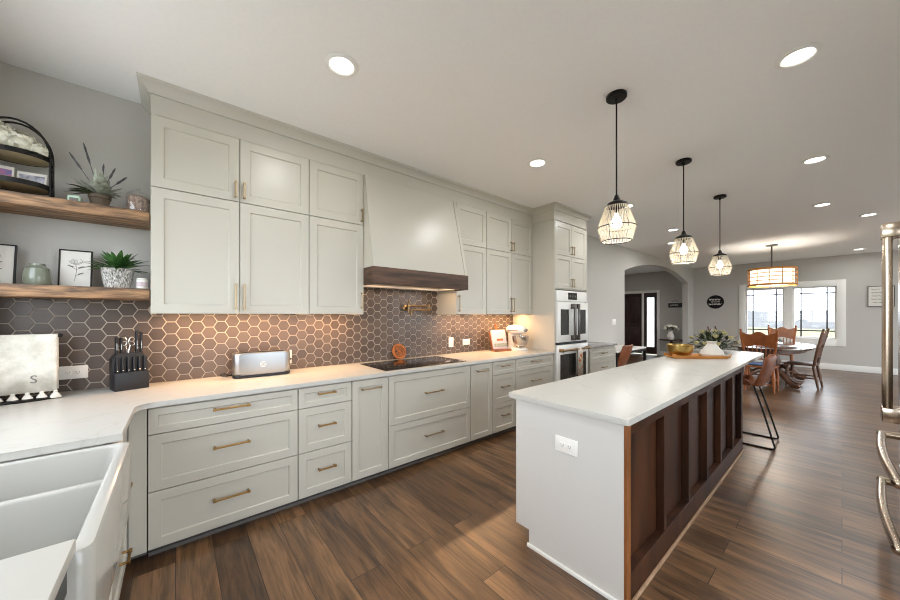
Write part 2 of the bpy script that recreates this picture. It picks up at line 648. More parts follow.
# wall behind the refrigerator and the return to the dining end
struct('wall_right', MB().box(LEFT_X - .12, .05, RB - .12, RB, 0, CEIL).box(3.05, 4.15, RB - .12, RB, 0, CEIL).box(.05, 3.05, RB - .12, RB, 2.42, CEIL).box(.05, 3.05, RB - .12, RB, 0, .06), M['wall'])
f = MB()
for x in (.05, 1.5, 2.95):
    f.box(x, x + .1, RB - .1, RB + .012, .06, 2.42)
f.box(.15, 2.95, RB - .1, RB + .012, 2.34, 2.42).box(.15, 2.95, RB - .1, RB + .012, .06, .14)
fill_door = struct('added_fill_door', f, M['trim'])  # unseen glazed door, added for frontal daylight on cabinets and ceiling
struct('pane', MB().box(.12, 2.98, RB - .06, RB - .055, .12, 2.36), M['pane'], fill_door)
struct('wall_return', MB().box(4.03, 4.15, PY, RB - .12, 0, CEIL), M['wall'])
w = MB()
w.box(4.15, 5.0, PY - .12, PY, 0, CEIL).box(12.4, FAR_X, PY - .12, PY, 0, CEIL).box(5.0, 12.4, PY - .12, PY, 2.62, CEIL)
w.box(5.0, 12.4, PY - .12, PY, 0, .12)
struct('wall_patio', w, M['wall'])
f = MB()
for x in (5.0, 6.82, 8.65, 10.47, 12.3):
    f.box(x, x + .1, PY - .1, PY + .02, .12, 2.62)
f.box(5.0, 12.4, PY - .1, PY + .02, 2.55, 2.62).box(5.0, 12.4, PY - .1, PY + .02, .12, .2)
win3 = struct('window_3', f, M['trim'])
struct('pane', MB().box(5.05, 12.35, PY - .06, PY - .055, .2, 2.55), M['pane'], win3)

# far wall (dining window + front door with sidelight)
GY0, GY1, GZ0, GZ1 = .09, 1.84, .79, 2.16      # glass area of the dining window
DY0, DY1, DZ = 4.18, 5.62, 2.20                # front door opening
w = MB()
X0, X1 = FAR_X, FAR_X + .14
w.box(X0, X1, PY - .12, GY0, 0, CEIL)
w.box(X0, X1, GY1, DY0, 0, CEIL)
w.box(X0, X1, DY1, FY + .12, 0, CEIL)
w.box(X0, X1, GY0, GY1, 0, GZ0).box(X0, X1, GY0, GY1, GZ1, CEIL)
w.box(X0, X1, DY0, DY1, DZ, CEIL)
struct('wall_far', w, M['wall'])
f = MB()
f.box(X0 - .02, X0 + .04, GY0 - .155, GY0, GZ0 - .18, GZ1 + .155, .006)
f.box(X0 - .02, X0 + .04, GY1, GY1 + .145, GZ0 - .18, GZ1 + .155, .006)
f.box(X0 - .022, X0 + .04, GY0, GY1, GZ1, GZ1 + .155, .006)
f.box(X0 - .022, X0 + .04, GY0, GY1, GZ0 - .18, GZ0, .006)
win1 = struct('window_1', f, M['trim'])
f = MB()
f.box(X0 + .0, X0 + .12, .875, 1.035, GZ0, GZ1)
f.box(X0 - .035, X0 + .03, GY0 - .02, GY1 + .02, GZ0 - .022, GZ0 + .002, .004)
for a, b in ((GY0, .875), (1.035, GY1)):
    f.box(X0 + .03, X0 + .10, a, a + .03, GZ0, GZ1).box(X0 + .03, X0 + .10, b - .03, b, GZ0, GZ1)
    f.box(X0 + .03, X0 + .10, a + .03, b - .03, GZ1 - .03, GZ1).box(X0 + .03, X0 + .10, a + .03, b - .03, GZ0, GZ0 + .04)
struct('window_frame', f, M['trim'], win1)
f = MB()
for a, b in ((GY0 + .03, .845), (1.065, GY1 - .03)):
    f.box(X0 + .062, X0 + .068, a, b, GZ0 + .04, GZ1 - .03)
struct('pane', f, M['pane'], win1)
f = MB()
for a, b in ((GY0 + .03, .845), (1.065, GY1 - .03)):
    for y in (a + .13, b - .13):
        f.box(X0 + .05, X0 + .062, y - .014, y + .014, GZ0 + .04, GZ1 - .03)
    for z in (GZ0 + .20, GZ1 - .17):
        f.box(X0 + .052, X0 + .060, a, b, z - .014, z + .014)
struct('prairie_grille', f, M['blackplastic'], win1)

# front door, sidelight and casing
f = MB()
f.box(X0 - .02, X0 + .03, DY0 - .09, DY0, 0, DZ + .09, .005).box(X0 - .02, X0 + .03, DY1, DY1 + .09, 0, DZ + .09, .005)
f.box(X0 - .021, X0 + .03, DY0, DY1, DZ, DZ + .09, .005).box(X0 - .01, X0 + .06, 4.60, 4.67, 0, DZ)
door1 = struct('door_1', f, M['trim'])
f = MB()
f.box(X0 + .01, X0 + .06, 4.672, 5.60, .02, DZ - .005)
s0 = f.mark()
for y0, y1, z0, z1 in ((4.76, 5.10, .2, .95), (5.17, 5.51, .2, .95), (4.76, 5.10, 1.1, 2.05), (5.17, 5.51, 1.1, 2.05)):
    f.box(X0 - .002, X0 + .012, y0, y1, z0, z1, .008)
slab = struct('door_slab', f, M['darkdoor'], door1)
struct('door_handle', MB().cyl((X0 + .01, 4.75, 1.02), (X0 - .05, 4.75, 1.02), .012).ball((X0 - .06, 4.75, 1.02), .03), M['black'], slab)
f = MB()
f.box(X0 + .01, X0 + .06, 4.18, 4.27, .02, DZ).box(X0 + .01, X0 + .06, 4.51, 4.60, .02, DZ)
f.box(X0 + .01, X0 + .06, 4.27, 4.51, .02, .27).box(X0 + .01, X0 + .06, 4.27, 4.51, 2.04, DZ)
sl = struct('sidelight_frame', f, M['darkdoor'], door1)
struct('sidelight_pane', MB().box(X0 + .03, X0 + .036, 4.27, 4.51, .27, 2.04), M['frost'], sl)

# wall with the arch to the entry hall
AX0, AX1, ASP, AAP = 7.70, 12.45, 2.41, 2.73
w = MB()
arc = [(AX1 - (AX1 - AX0) * k / 24, ASP + (AAP - ASP) * (1 - (1 - 2 * k / 24) ** 2)) for k in range(25)]
w.box(4.9, AX0, ARCH_Y, ARCH_Y + .16, 0, CEIL).box(AX1, FAR_X, ARCH_Y, ARCH_Y + .16, 0, CEIL)
w.prism_xz(arc + [(AX0, CEIL), (AX1, CEIL)], ARCH_Y, ARCH_Y + .16)
struct('wall_arch', w, M['wall'])
struct('wall_entry', MB().box(5.0, FAR_X, FY, FY + .12, 0, CEIL), M['wall'])
struct('wall_hall', MB().box(5.4, 5.52, ARCH_Y + .16, FY, 0, CEIL), M['wall'])

# baseboards
def base_strip(name, *b):
    m = MB()
    for q in b: m.box(*q, .004)
    struct(name, m, M['trim'])
base_strip('baseboard_far', (FAR_X - .016, FAR_X, PY, 3.12, 0, .15), (FAR_X - .016, FAR_X, 3.29, DY0 - .09, 0, .15))
base_strip('baseboard_arch', (7.35, AX0, ARCH_Y - .016, ARCH_Y, 0, .15), (AX1, FAR_X - .02, ARCH_Y - .016, ARCH_Y, 0, .15))

# outside: lawn and hazy line of bare trees
struct('bounce_slab', MB().box(-3.5, 13.0, -9.0, PY - .14, -.2, -.05).box(-5.0, LEFT_X - .14, -4.0, 6, -.2, -.06), mat('pale_bounce', srgb(205, 203, 198), .9, noise=.06))  # unseen pale slab added to bounce daylight up to the ceiling
struct('ground', MB().box(-60, 240, -160, 160, -1.1, -1.0), M['lawn'])
h = MB()
prev = 0
top, bot = [], []
for i in range(161):
    y = -160 + 2 * i
    zt = 2.7 + .35 * math.sin(y * .05) + .2 * math.sin(y * .21 + 1) + random.uniform(-.15, .15)
    top.append((150, y, zt)); bot.append((84 + 3 * math.sin(y * .09), y, -1.02))
for i in range(160):
    b4 = [bot[i], bot[i + 1], (top[i + 1][0], top[i + 1][1], top[i + 1][2]), top[i]]
    vs = [h.bm.verts.new(p) for p in b4]
    h.bm.faces.new(vs)
    vs = [h.bm.verts.new(p) for p in (top[i], top[i + 1], (175, top[i + 1][1], -1.02), (175, top[i][1], -1.02))]
    h.bm.faces.new(vs)
bmesh.ops.remove_doubles(h.bm, verts=h.bm.verts[:], dist=.001)
hh = h.build('treeline', M['hazetree'])
tag(hh, 'hazy grey line of bare trees beyond the pale lawn outside the dining window', 'trees', kind='stuff')


# ------------------------------------------------------------------ hardware
def bar_pull_h(cx, z, ln, yf, m, parent, name='handle'):
    """horizontal bar pull on a front whose face is at y = yf (looks to -y)"""
    h = MB()
    h.box(cx - ln / 2, cx + ln / 2, yf - .036, yf - .026, z - .006, z + .006, .002, 1)
    for s in (-1, 1):
        x = cx + s * (ln / 2 - .009)
        h.cyl((x, yf + .001, z), (x, yf - .036, z), .006, n=10)
        h.box(x - .009, x + .009, yf - .038, yf - .024, z - .008, z + .008, .002, 1)
    return h.build(name, m, parent)


def bar_pull_v(x, cz, ln, yf, m, parent, name='handle'):
    h = MB()
    h.box(x - .006, x + .006, yf - .036, yf - .026, cz - ln / 2, cz + ln / 2, .002, 1)
    for s in (-1, 1):
        z = cz + s * (ln / 2 - .009)
        h.cyl((x, yf + .001, z), (x, yf - .036, z), .006, n=10)
        h.box(x - .008, x + .008, yf - .038, yf - .024, z - .009, z + .009, .002, 1)
    return h.build(name, m, parent)


# ------------------------------------------------------------------ base cabinets on the back wall
BY = 2.535
TOPZ = .884
def base_unit(x0, x1, fronts, label, group='grey base cabinets along the tiled wall', yb=3.22, yf=BY, cat='cabinet', name='base_cabinet'):
    cx = (x0 + x1) / 2
    hw = (x1 - x0) / 2
    t = T(name, label, cat, (cx, yf, 0), 0, group)
    d = yb - yf
    MB().box(-hw, hw, .021, d, .06, TOPZ - .001).build('cabinet_body', M['cab'], t)
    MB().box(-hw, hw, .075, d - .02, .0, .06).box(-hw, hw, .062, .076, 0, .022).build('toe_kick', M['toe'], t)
    g = .0025
    for kind, a, b, z0, z1, m, ln in fronts:
        rail = .055 if z1 - z0 > .2 else .04
        nm = 'drawer' if kind in ('d',) else 'door'
        o = MB().shaker(a - cx + g, b - cx - g, z0 + g, z1 - g, 0, .02, rail).build(nm, M['cab'], t)
        hx = (a + b) / 2 - cx
        if kind == 'd':
            bar_pull_h(hx, (z0 + z1) / 2 + .02, ln, 0, m, o)
        elif kind == 'p':
            bar_pull_h(hx, z1 - .075, ln, 0, m, o)
    return t


def stack3(x0, x1, m, ln):
    return [('d', x0, x1, .722, .874, m, ln), ('d', x0, x1, .394, .722, m, ln), ('d', x0, x1, .064, .394, m, ln)]


BR, BZ = M['brass'], M['bronze']
base_unit(-.122, .682, stack3(-.122, .682, BR, .2), 'wide grey three-drawer base cabinet below the toaster, nearest the sink')
base_unit(.684, 1.09, stack3(.684, 1.09, BR, .135), 'narrow grey three-drawer base cabinet between the widest drawers and the first tall pull-out front')
base_unit(1.092, 1.42, [('p', 1.092, 1.42, .064, .874, BZ, .18)], 'grey pull-out base cabinet with one tall front just left of the cooktop drawers')
base_unit(1.422, 2.408, [('d', 1.422, 2.408, .435, .874, BZ, .22), ('d', 1.422, 2.408, .064, .435, BZ, .22)], 'wide grey base cabinet of two deep drawers under the cooktop')
base_unit(2.41, 2.75, [('p', 2.41, 2.75, .064, .874, BZ, .17)], 'grey pull-out base cabinet with one tall front just right of the cooktop drawers')
base_unit(2.752, 3.158, stack3(2.752, 3.158, BZ, .135), 'narrow grey three-drawer base cabinet half hidden by the island corner')
base_unit(3.16, 3.955, stack3(3.16, 3.955, BZ, .2), 'wide grey three-drawer base cabinet beneath the stand mixer, next to the oven tower')

# corner and sink run
t = T('corner_cabinet', 'plain grey corner cabinet panel between sink and wide drawers', 'cabinet', (-.15, 2.56, 0))
MB().box(-.70, .024, .0, .655, .06, TOPZ - .001).box(-.05, .024, -.02, 0, .06, TOPZ - .001).build('cabinet_body', M['cab'], t)
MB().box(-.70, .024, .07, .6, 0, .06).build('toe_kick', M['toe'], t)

t = T('sink_side_cabinet', 'grey drawer cabinet with brass pulls between the sink and the corner', 'cabinet', (-.204, 2.24, 0), PI / 2)
MB().box(-.295, .29, .021, .66, .06, TOPZ - .001).build('cabinet_body', M['cab'], t)
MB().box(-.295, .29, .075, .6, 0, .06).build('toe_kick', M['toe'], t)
for z0, z1 in ((.722, .874), (.394, .722), (.064, .394)):
    d = MB().shaker(-.292, .287, z0 + .002, z1 - .002, 0, .02, .05).build('drawer', M['cab'], t)
    if z0 < .7: bar_pull_h(0, (z0 + z1) / 2, .12, 0, BR, d)

t = T('sink_cabinet', 'grey cabinet under the apron of the white sink', 'cabinet', (-.195, 1.515, 0), PI / 2)
MB().box(-.418, .418, .021, .66, .06, .60).build('cabinet_body', M['cab'], t)
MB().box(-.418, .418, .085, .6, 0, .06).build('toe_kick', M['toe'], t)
for a, b, hx in ((-.416, -.001, -.06), (.001, .416, .06)):
    d = MB().shaker(a, b, .067, .595, 0, .02).build('door', M['cab'], t)
    bar_pull_v(hx, .30, .14, 0, BR, d)
t = T('dishwasher', 'dishwasher with dark control strip under the near counter by the sink', 'dishwasher', (-.185, .785, 0), PI / 2)
MB().box(-.30, .30, .021, .62, .1, TOPZ - .001).build('tub', M['darksteel'], t)
MB().box(-.298, .298, 0, .021, .12, .80, .004).build('door', M['steel'], t)
MB().box(-.298, .298, -.004, .021, .803, .87, .003).build('control_panel', M['blackplastic'], t)
MB().tube([(-.24, .0, .74), (-.24, -.045, .74), (.24, -.045, .74), (.24, 0, .74)], .009, 10).build('handle', M['darksteel'], t)
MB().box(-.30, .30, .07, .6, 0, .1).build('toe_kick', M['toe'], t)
t = T('near_cabinet', 'grey cabinet under the nearest end of the white counter', 'cabinet', (-.185, .09, 0), PI / 2)
MB().box(-.38, .38, .021, .66, .06, TOPZ - .001).build('cabinet_body', M['cab'], t)
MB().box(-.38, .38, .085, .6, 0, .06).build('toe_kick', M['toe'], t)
MB().shaker(-.375, -.002, .067, .872, 0, .02).build('door', M['cab'], t)
MB().shaker(.002, .375, .067, .872, 0, .02).build('door', M['cab'], t)

# white quartz counter, one continuous slab round the corner and behind the sink
arcpts = [(-.17 + .085 - .085 * math.cos(R(90 * k / 8)), 2.515 - .085 + .085 * math.sin(R(90 * k / 8))) for k in range(9)]
poly = [(-.868, -.30), (-.17, -.30), (-.17, 1.095), (-.655, 1.095), (-.655, 1.93), (-.17, 1.93)] + arcpts + [(3.962, 2.515), (3.962, 3.2335), (-.868, 3.2335)]
o = MB().prism(poly, TOPZ, .914, .004).build('countertop', M['quartz'])
tag(o, 'white quartz countertop running along the tiled wall and around the sink', 'countertop')

# apron sink
t = T('apron_sink', 'white double-bowl apron-front sink set into the counter', 'sink', (-.395, 1.5125, .605))
s = MB()
hx, hy = .252, .415
Z = .278
out = lambda i, z, r: [(x, y, z) for x, y in rrect(-hx + i, hx - i, -hy + i, hy - i, r, 6)]
s.loft([out(.012, 0, .03), out(0, .012, .03), out(0, Z - .012, .03), out(.004, Z - .003, .03), out(.012, Z, .026),
        out(.03, Z, .03), out(.036, Z - .004, .03), out(.038, Z - .012, .03), out(.05, .06, .05), out(.08, .045, .06)])
body = s.build('basin', M['sink'], t)
s = MB().box(-hx + .03, hx - .03, .075, .105, .04, Z - .03, .01, 3).build('divider', M['sink'], t)
MB().lathe([(.0, .052), (.045, .052), (.05, .047), (.05, .04)], (0, -.16, 0), 24).build('drain', M['steel'], t)

# ------------------------------------------------------------------ wall cabinets
UY = 2.88
def wall_unit(x0, x1, doors, label, z0=1.415, z1=2.725):
    cx = (x0 + x1) / 2
    hw = (x1 - x0) / 2
    t = T('wall_cabinet', label, 'cabinet', (cx, UY, z0), 0, 'grey wall cabinets under the crown moulding')
    MB().box(-hw, hw, .021, WALL_Y - UY - .008, .03, z1 - z0).box(-hw, -hw + .018, .021, WALL_Y - UY - .008, 0, .03).box(hw - .018, hw, .021, WALL_Y - UY - .008, 0, .03).build('cabinet_body', M['cab'], t)
    g = .0025
    for a, b, c, d, hx, hz, hl in doors:
        o = MB().shaker(a - cx + g, b - cx - g, c - z0 + g, d - z0 - g, 0, .02, .062).build('door', M['cab'], t)
        if hx is not None:
            bar_pull_v(hx - cx, hz - z0, hl, 0, BZ, o)
    return t


ZL, ZM, ZT = 1.417, 2.25, 2.722
wall_unit(-.125, .862, [(-.125, .367, ZL, ZM, .340, 1.545, .19), (.367, .862, ZL, ZM, .394, 1.545, .19),
                        (-.125, .367, ZM, ZT, .340, 2.335, .12), (.367, .862, ZM, ZT, .394, 2.335, .12)],
          'large grey four-door wall cabinet at the left end beside the wooden shelves')
wall_unit(.864, 1.355, [(.864, 1.355, ZL, ZM, 1.328, 1.545, .15), (.864, 1.355, ZM, ZT, 1.328, 2.335, .12)],
          'narrow grey two-door wall cabinet directly left of the range hood')
wall_unit(2.505, 3.012, [(2.505, 3.012, ZL, ZM, 2.535, 1.545, .19), (2.505, 3.012, ZM, ZT, None, 0, 0)],
          'grey two-door wall cabinet directly right of the range hood')
wall_unit(3.014, 3.968, [(3.014, 3.50, ZL, ZM, 3.473, 1.545, .19), (3.50, 3.968, ZL, ZM, 3.527, 1.545, .19),
                         (3.014, 3.50, ZM, ZT, 3.473, 2.335, .12), (3.50, 3.968, ZM, ZT, 3.527, 2.335, .12)],
          'grey four-door wall cabinet above the stand mixer, against the oven tower')

# oven tower
TY, TX0, TX1 = 2.52, 3.972, 4.86
t = T('oven_tower_cabinet', 'tall grey oven cabinet with four small doors above the double oven', 'cabinet', ((TX0 + TX1) / 2, TY, 0))
hw = (TX1 - TX0) / 2
b = MB()
b.box(-hw, -hw + .02, .0, WALL_Y - TY - .008, 0, ZT).box(hw - .02, hw, .0, WALL_Y - TY - .14, 0, ZT)
b.box(-hw + .02, hw - .02, .021, .57, 1.77, ZT).box(-hw + .02, hw - .02, .55, .57, 0, 1.77).box(-hw + .02, hw - .02, .021, .55, .0, .42)
b.build('cabinet_body', M['cab'], t)
for a, c, hx in ((-hw + .022, 0, -.028), (0, hw - .022, .028)):
    for z0, z1 in ((1.785, 2.25), (2.25, 2.70)):
        o = MB().shaker(a + .002, c - .002, z0 + .002, z1 - .002, 0, .02, .058).build('door', M['cab'], t)
        bar_pull_v(hx, z0 + .085, .12, 0, BZ, o)
o = MB().shaker(-hw + .022, hw - .022, .08, .42, 0, .02).build('drawer', M['cab'], t)

# frieze and crown along the cabinets, returning round the tower
b = MB()
b.box(-.125, 1.36, 2.893, WALL_Y - .002, ZT + .004, CEIL).box(1.36, 2.50, 2.893, WALL_Y - .002, ZT + .004, CEIL)
b.box(2.50, TX0, 2.893, WALL_Y - .002, ZT + .004, CEIL)
b.box(TX0, TX1, 2.528, ARCH_Y - .002, ZT + .004, CEIL)
struct('trim_1', b, M['cab'])
cr = MB()
def crown_prof(off_dir):  # offsets (out, z)
    return [(0, -.075), (.012, -.075), (.016, -.06), (.05, -.022), (.06, -.018), (.064, 0), (0, 0)]
pathp = [(-.125, 3.238), (-.125, 2.893), (TX0, 2.893), (TX0, 2.528), (TX1, 2.528), (TX1, 3.118)]
nrm = [(-1, 0), (-1, -1), (-1, -1), (-1, -1), (1, -1), (1, 0)]
loops = []
for (px, py), (nx, ny) in zip(pathp, nrm):
    loops.append([(px + nx * o_, py + ny * o_, CEIL + z_) for o_, z_ in crown_prof(0)])
cr.loft(loops)
struct('trim_2', cr, M['cab'])

# range hood
t = T('range_hood', 'tapered grey range hood with dark wooden band above the cooktop', 'hood', (1.945, 3.23, 1.69))
HX0, HX1 = 1.3555 - 1.945, 2.515 - 1.945
zb, zt = .16, ZT - 1.69
yB, yF0, yF1 = 0., 2.70 - 3.23, 2.862 - 3.23
tx0, tx1 = 1.3565 - 1.945, 2.468 - 1.945
L0 = [(HX0 + .001, yF0, zb), (HX1 - .006, yF0, zb), (HX1 - .006, yB, zb), (HX0 + .001, yB, zb)]
L1 = [(tx0, yF1, zt), (tx1, yF1, zt), (tx1, yB, zt), (tx0, yB, zt)]
MB().loft([L0, L1]).build('hood_body', M['cab'], t)
# raised edge stiles on the sloping face
for s_, xa, xb in ((1, L0[0][0], L1[0][0]), (-1, L0[1][0], L1[1][0])):
    w_ = .035 * s_
    st = MB()
    st.loft([[(xa, yF0 - .008, zb), (xa + w_, yF0 - .008, zb), (xa + w_, yF0 + .004, zb), (xa, yF0 + .004, zb)],
             [(xb, yF1 - .008, zt), (xb + w_, yF1 - .008, zt), (xb + w_, yF1 + .004, zt), (xb, yF1 + .004, zt)]])
    st.build('face_trim', M['cab'], t)
bd = MB()
bd.box(HX0, HX1, 2.685 - 3.23, 2.705 - 3.23, 0, zb, .003).box(HX0, HX0 + .02, 2.705 - 3.23, -.33, 0, zb).box(HX1 - .02, HX1, 2.705 - 3.23, -.33, 0, zb)
bd.build('wood_band', M['band'], t)
ln_ = MB().box(HX0 + .02, HX1 - .02, 2.705 - 3.23, 2.765 - 3.23, .012, .03).box(HX0 + .02, HX1 - .02, -.10, -.005, .012, .03)
ln_.box(HX0 + .02, HX0 + .08, 2.765 - 3.23, -.10, .012, .03).box(HX1 - .08, HX1 - .02, 2.765 - 3.23, -.10, .012, .03)
ln_.box(HX0 + .08, HX1 - .08, 2.765 - 3.23, -.10, .11, .12)
ln_.build('hood_liner', M['oven'], t)
for x in (-.3, .3):
    MB().lathe([(0, .104), (.035, .104), (.035, .11), (0, .11)], (x, -.36, 0), 20).build('hood_lamp', M['strip'], t)
    l = bpy.data.lights.new('hood_light', 'AREA')
    l.shape = 'DISK'; l.size = .07; l.energy = 1.5; l.color = (1, .66, .4)
    lo = bpy.data.objects.new('hood_light', l); C.objects.link(lo); lo.parent = t; lo.location = (x, -.36, .10)

# floating shelves
for z0, z1, lab in ((2.025, 2.092, 'upper rustic wooden shelf holding the arched stand and the flower pot'),
                    (1.513, 1.583, 'lower rustic wooden shelf holding the frames and the fern pot')):
    m = MB().box(-.369, .369, -.155, .153, 0, z1 - z0, .006)
    m.bm.verts.ensure_lookup_table()
    o = m.build('floating_shelf', M['shelf'], None, (-.4995, 3.085, z0))
    tag(o, lab, 'shelf', 'rustic floating shelves')

# under-cabinet strip lamps
for x0, x1, lab in ((-.09, .84, 'slim warm strip lamp under the left four-door wall cabinet'), (.90, 1.33, 'short warm strip lamp under the narrow wall cabinet left of the hood'),
                    (2.54, 2.98, 'short warm strip lamp under the wall cabinet right of the hood'), (3.06, 3.93, 'slim warm strip lamp under the wall cabinet above the mixer')):
    t = T('under_cabinet_lamp', lab, 'lamp', ((x0 + x1) / 2, 3.06, 1.4445))
    MB().box(-(x1 - x0) / 2, (x1 - x0) / 2, -.015, .015, -.012, -.001).build('housing', M['white'], t)
    MB().box(-(x1 - x0) / 2 + .01, (x1 - x0) / 2 - .01, -.011, .011, -.0145, -.012).build('diffuser', M['strip'], t)
    l = bpy.data.lights.new('strip_light', 'AREA')
    l.shape = 'RECTANGLE'
    l.size, l.size_y = x1 - x0 - .05, .03
    l.energy = UNDER_W * 8 * (x1 - x0)
    l.color = (1, .58, .29)
    lo = bpy.data.objects.new('strip_light', l)
    C.objects.link(lo)
    lo.parent = t
    lo.location = (0, 0, -.017)

# ------------------------------------------------------------------ double oven
t = T('double_oven', 'white double wall oven with French doors above and a towel-hung door below', 'oven', (4.416, 2.52, .43))
W2 = .412
MB().box(-W2 + .005, W2 - .005, .02, .5, 0, 1.325).build('oven_box', M['oven'], t)
cp = MB().box(-W2, W2, -.012, .02, 1.175, 1.325, .004).build('control_panel', M['oven'], t)
d = MB().box(-.12, .12, -.016, -.011, 1.20, 1.30, .002, 1).build('display', M['ovenglass'], cp)
for k, x in enumerate((-.07, 0, .07)):
    dd = MB().box(x - .02, x + .02, -.0175, -.0155, 1.235, 1.265).build('key', M['darksteel'], cp)
for s_ in (-1, 1):
    a, c = (-W2, -.002) if s_ < 0 else (.002, W2)
    dr = MB().box(a, c, -.03, .02, .60, 1.165, .005).build('door', M['oven'], t)
    ga, gb = (a + .07, c - .13) if s_ < 0 else (a + .13, c - .07)
    MB().box(ga, gb, -.033, -.029, .70, 1.06, .002, 1).build('door_glass', M['ovenglass'], dr)
    hx = s_ * .05
    hd = MB()
    hd.box(hx - .022, hx + .022, -.095, -.075, .62, 1.14, .006)
    hd.box(hx - .026, hx + .026, -.09, -.028, 1.07, 1.14, .004).box(hx - .026, hx + .026, -.09, -.028, .62, .69, .004)
    hd.build('handle', M['darksteel'], dr)
MB().box(-W2, W2, -.01, .02, .566, .598).build('vent_gap', M['blackplastic'], t)
dr = MB().box(-W2, W2, -.03, .02, 0, .562, .005).build('door', M['oven'], t)
MB().box(-W2 + .06, W2 - .06, -.033, -.029, .08, .43, .002, 1).build('door_glass', M['ovenglass'], dr)
hd = MB().tube([(-.37, -.085, .49), (.37, -.085, .49)], .016, 12)
for s_ in (-1, 1):
    hd.box(s_ * .36 - .02, s_ * .36 + .02, -.09, -.028, .468, .512, .005)
hd.build('handle', M['aged'], dr)
# towel over the oven handle
tw = MB()
ys = [(-.066, .12), (-.068, .47), (-.075, .505), (-.085, .514), (-.097, .505), (-.104, .47), (-.106, .10)]
rows = []
for y, z in ys:
    rows.append([tw.bm.verts.new((x, y + .004 * math.sin(x * 70), z)) for x in [-.01 + .02 * k for k in range(8)]])
for a, b in zip(rows[:-1], rows[1:]):
    for k in range(7):
        tw.bm.faces.new((a[k], a[k + 1], b[k + 1], b[k]))
t = T('oven_towel', 'cream towel with orange floral print hung over the lower oven handle', 'towel', (4.416, 2.52, .43))
o = tw.build('cloth', M['towel'], t)
o.modifiers.new('thick', 'SOLIDIFY').thickness = .004
p = MB()
for k in range(16):
    x = random.uniform(0.005, .115); z = random.uniform(.14, .42)
    p.ball((x, -.1085, z), random.uniform(.008, .017), 1, .12, 1.2, 5)
p.build('print', M['redprint'], t)

# ------------------------------------------------------------------ cabinets and desk beyond the tower
base_unit(5.02, 5.93, [('d', 5.02, 5.93, .68, .84, BZ, .16), ('d', 5.02, 5.93, .37, .68, BZ, .16), ('d', 5.02, 5.93, .064, .37, BZ, .16)],
          'grey drawer cabinet with dark top beside the desk past the ovens', None, 3.10, 2.55)
o = MB().box(5.0, 5.95, 2.53, 3.118, .886, .914, .004).build('desk_countertop', mat('grey_stone_top', srgb(150, 148, 146), .15, noise=.1))
tag(o, 'grey stone slab on the drawer cabinet past the ovens', 'countertop')
t = T('desk', 'black metal framed desk with pale top against the wall before the arch', 'desk', (6.66, 2.82, 0))
MB().box(-.68, .68, -.27, .28, .735, .765, .003).build('desk_top', M['white'], t)
for sx in (-.66, .66):
    for sy in (-.245, .255):
        MB().box(sx - .022, sx + .022, sy - .022, sy + .022, 0, .735).build('leg', M['black'], t)
fr = MB().box(-.638, .638, -.265, -.225, .69, .733).box(-.68, -.64, -.223, .233, .69, .733).box(.64, .68, -.223, .233, .69, .733)
fr.build('frame', M['black'], t)


def bucket_shell(seat_z, back_z, w=.44, d=.44, rec=.10):
    """moulded seat: sits facing +y, back at -y"""
    m = MB()
    prof = []  # (y, z, halfwidth, side lift)
    n = 14
    for i in range(n + 1):
        u = i / n
        if u < .5:
            k = u / .5
            y = d * .52 - k * d * .86
            z = seat_z + .02 - .035 * math.sin(k * PI * .8) + (.015 * (1 - k))
            hw = w / 2 * (.88 + .12 * math.sin(k * PI))
            lift = .02 + .075 * k
        else:
            k = (u - .5) / .5
            y = d * .52 - d * .86 - rec * k - .06 * math.sin(k * PI / 2)
            z = seat_z - .005 + (back_z - seat_z) * (k ** 1.15)
            hw = w / 2 * (1 - .16 * k * k)
            lift = 0
        prof.append((y, z, hw, lift, u))
    rows = []
    q = 10
    for y, z, hw, lift, u in prof:
        row = []
        for j in range(q + 1):
            s_ = -1 + 2 * j / q
            wrap = abs(s_) ** 3
            fy = y + (.07 * wrap if u > .45 else .07 * wrap * max(0, (u - .25) / .2))
            row.append(m.bm.verts.new((hw * s_, fy, z + lift * wrap)))
        rows.append(row)
    for a, b in zip(rows[:-1], rows[1:]):
        for j in range(q):
            m.bm.faces.new((a[j], a[j + 1], b[j + 1], b[j]))
    return m


t = T('desk_chair', 'tan leather bucket chair pulled up to the black desk', 'chair', (6.30, 2.76, 0), R(3))
o = bucket_shell(.46, .88, .50, .46).build('shell', M['leather'], t, sharp=80)
md = o.modifiers.new('thick', 'SOLIDIFY'); md.thickness = .022; md.offset = 0
md = o.modifiers.new('sub', 'SUBSURF'); md.levels = md.render_levels = 1
for sx in (-1, 1):
    for sy in (-1, 1):
        MB().cyl((sx * .15, sy * .13, .435), (sx * .22, sy * .21, 0), .012, n=10).build('leg', M['black'], t)

# ------------------------------------------------------------------ island
IX0, IX1, IY0, IY1 = 1.655, 4.52, .662, 1.325
t = T('kitchen_island', 'kitchen island base with grey end panel and dark wood panelled side', 'island', (IX0, IY0, 0))
LX = IX1 - IX0
LY = IY1 - IY0
b = MB()
b.box(.022, LX - .02, .085, LY - .022, .1, TOPZ - .001).box(.022, LX - .02, .085, LY - .10, 0, .1)
b.box(LX - .02, 4.15, .33, LY - .022, .1, TOPZ - .001).box(LX - .02, 4.15, .33, LY - .10, 0, .1)
b.build('carcass', M['cab'], t)
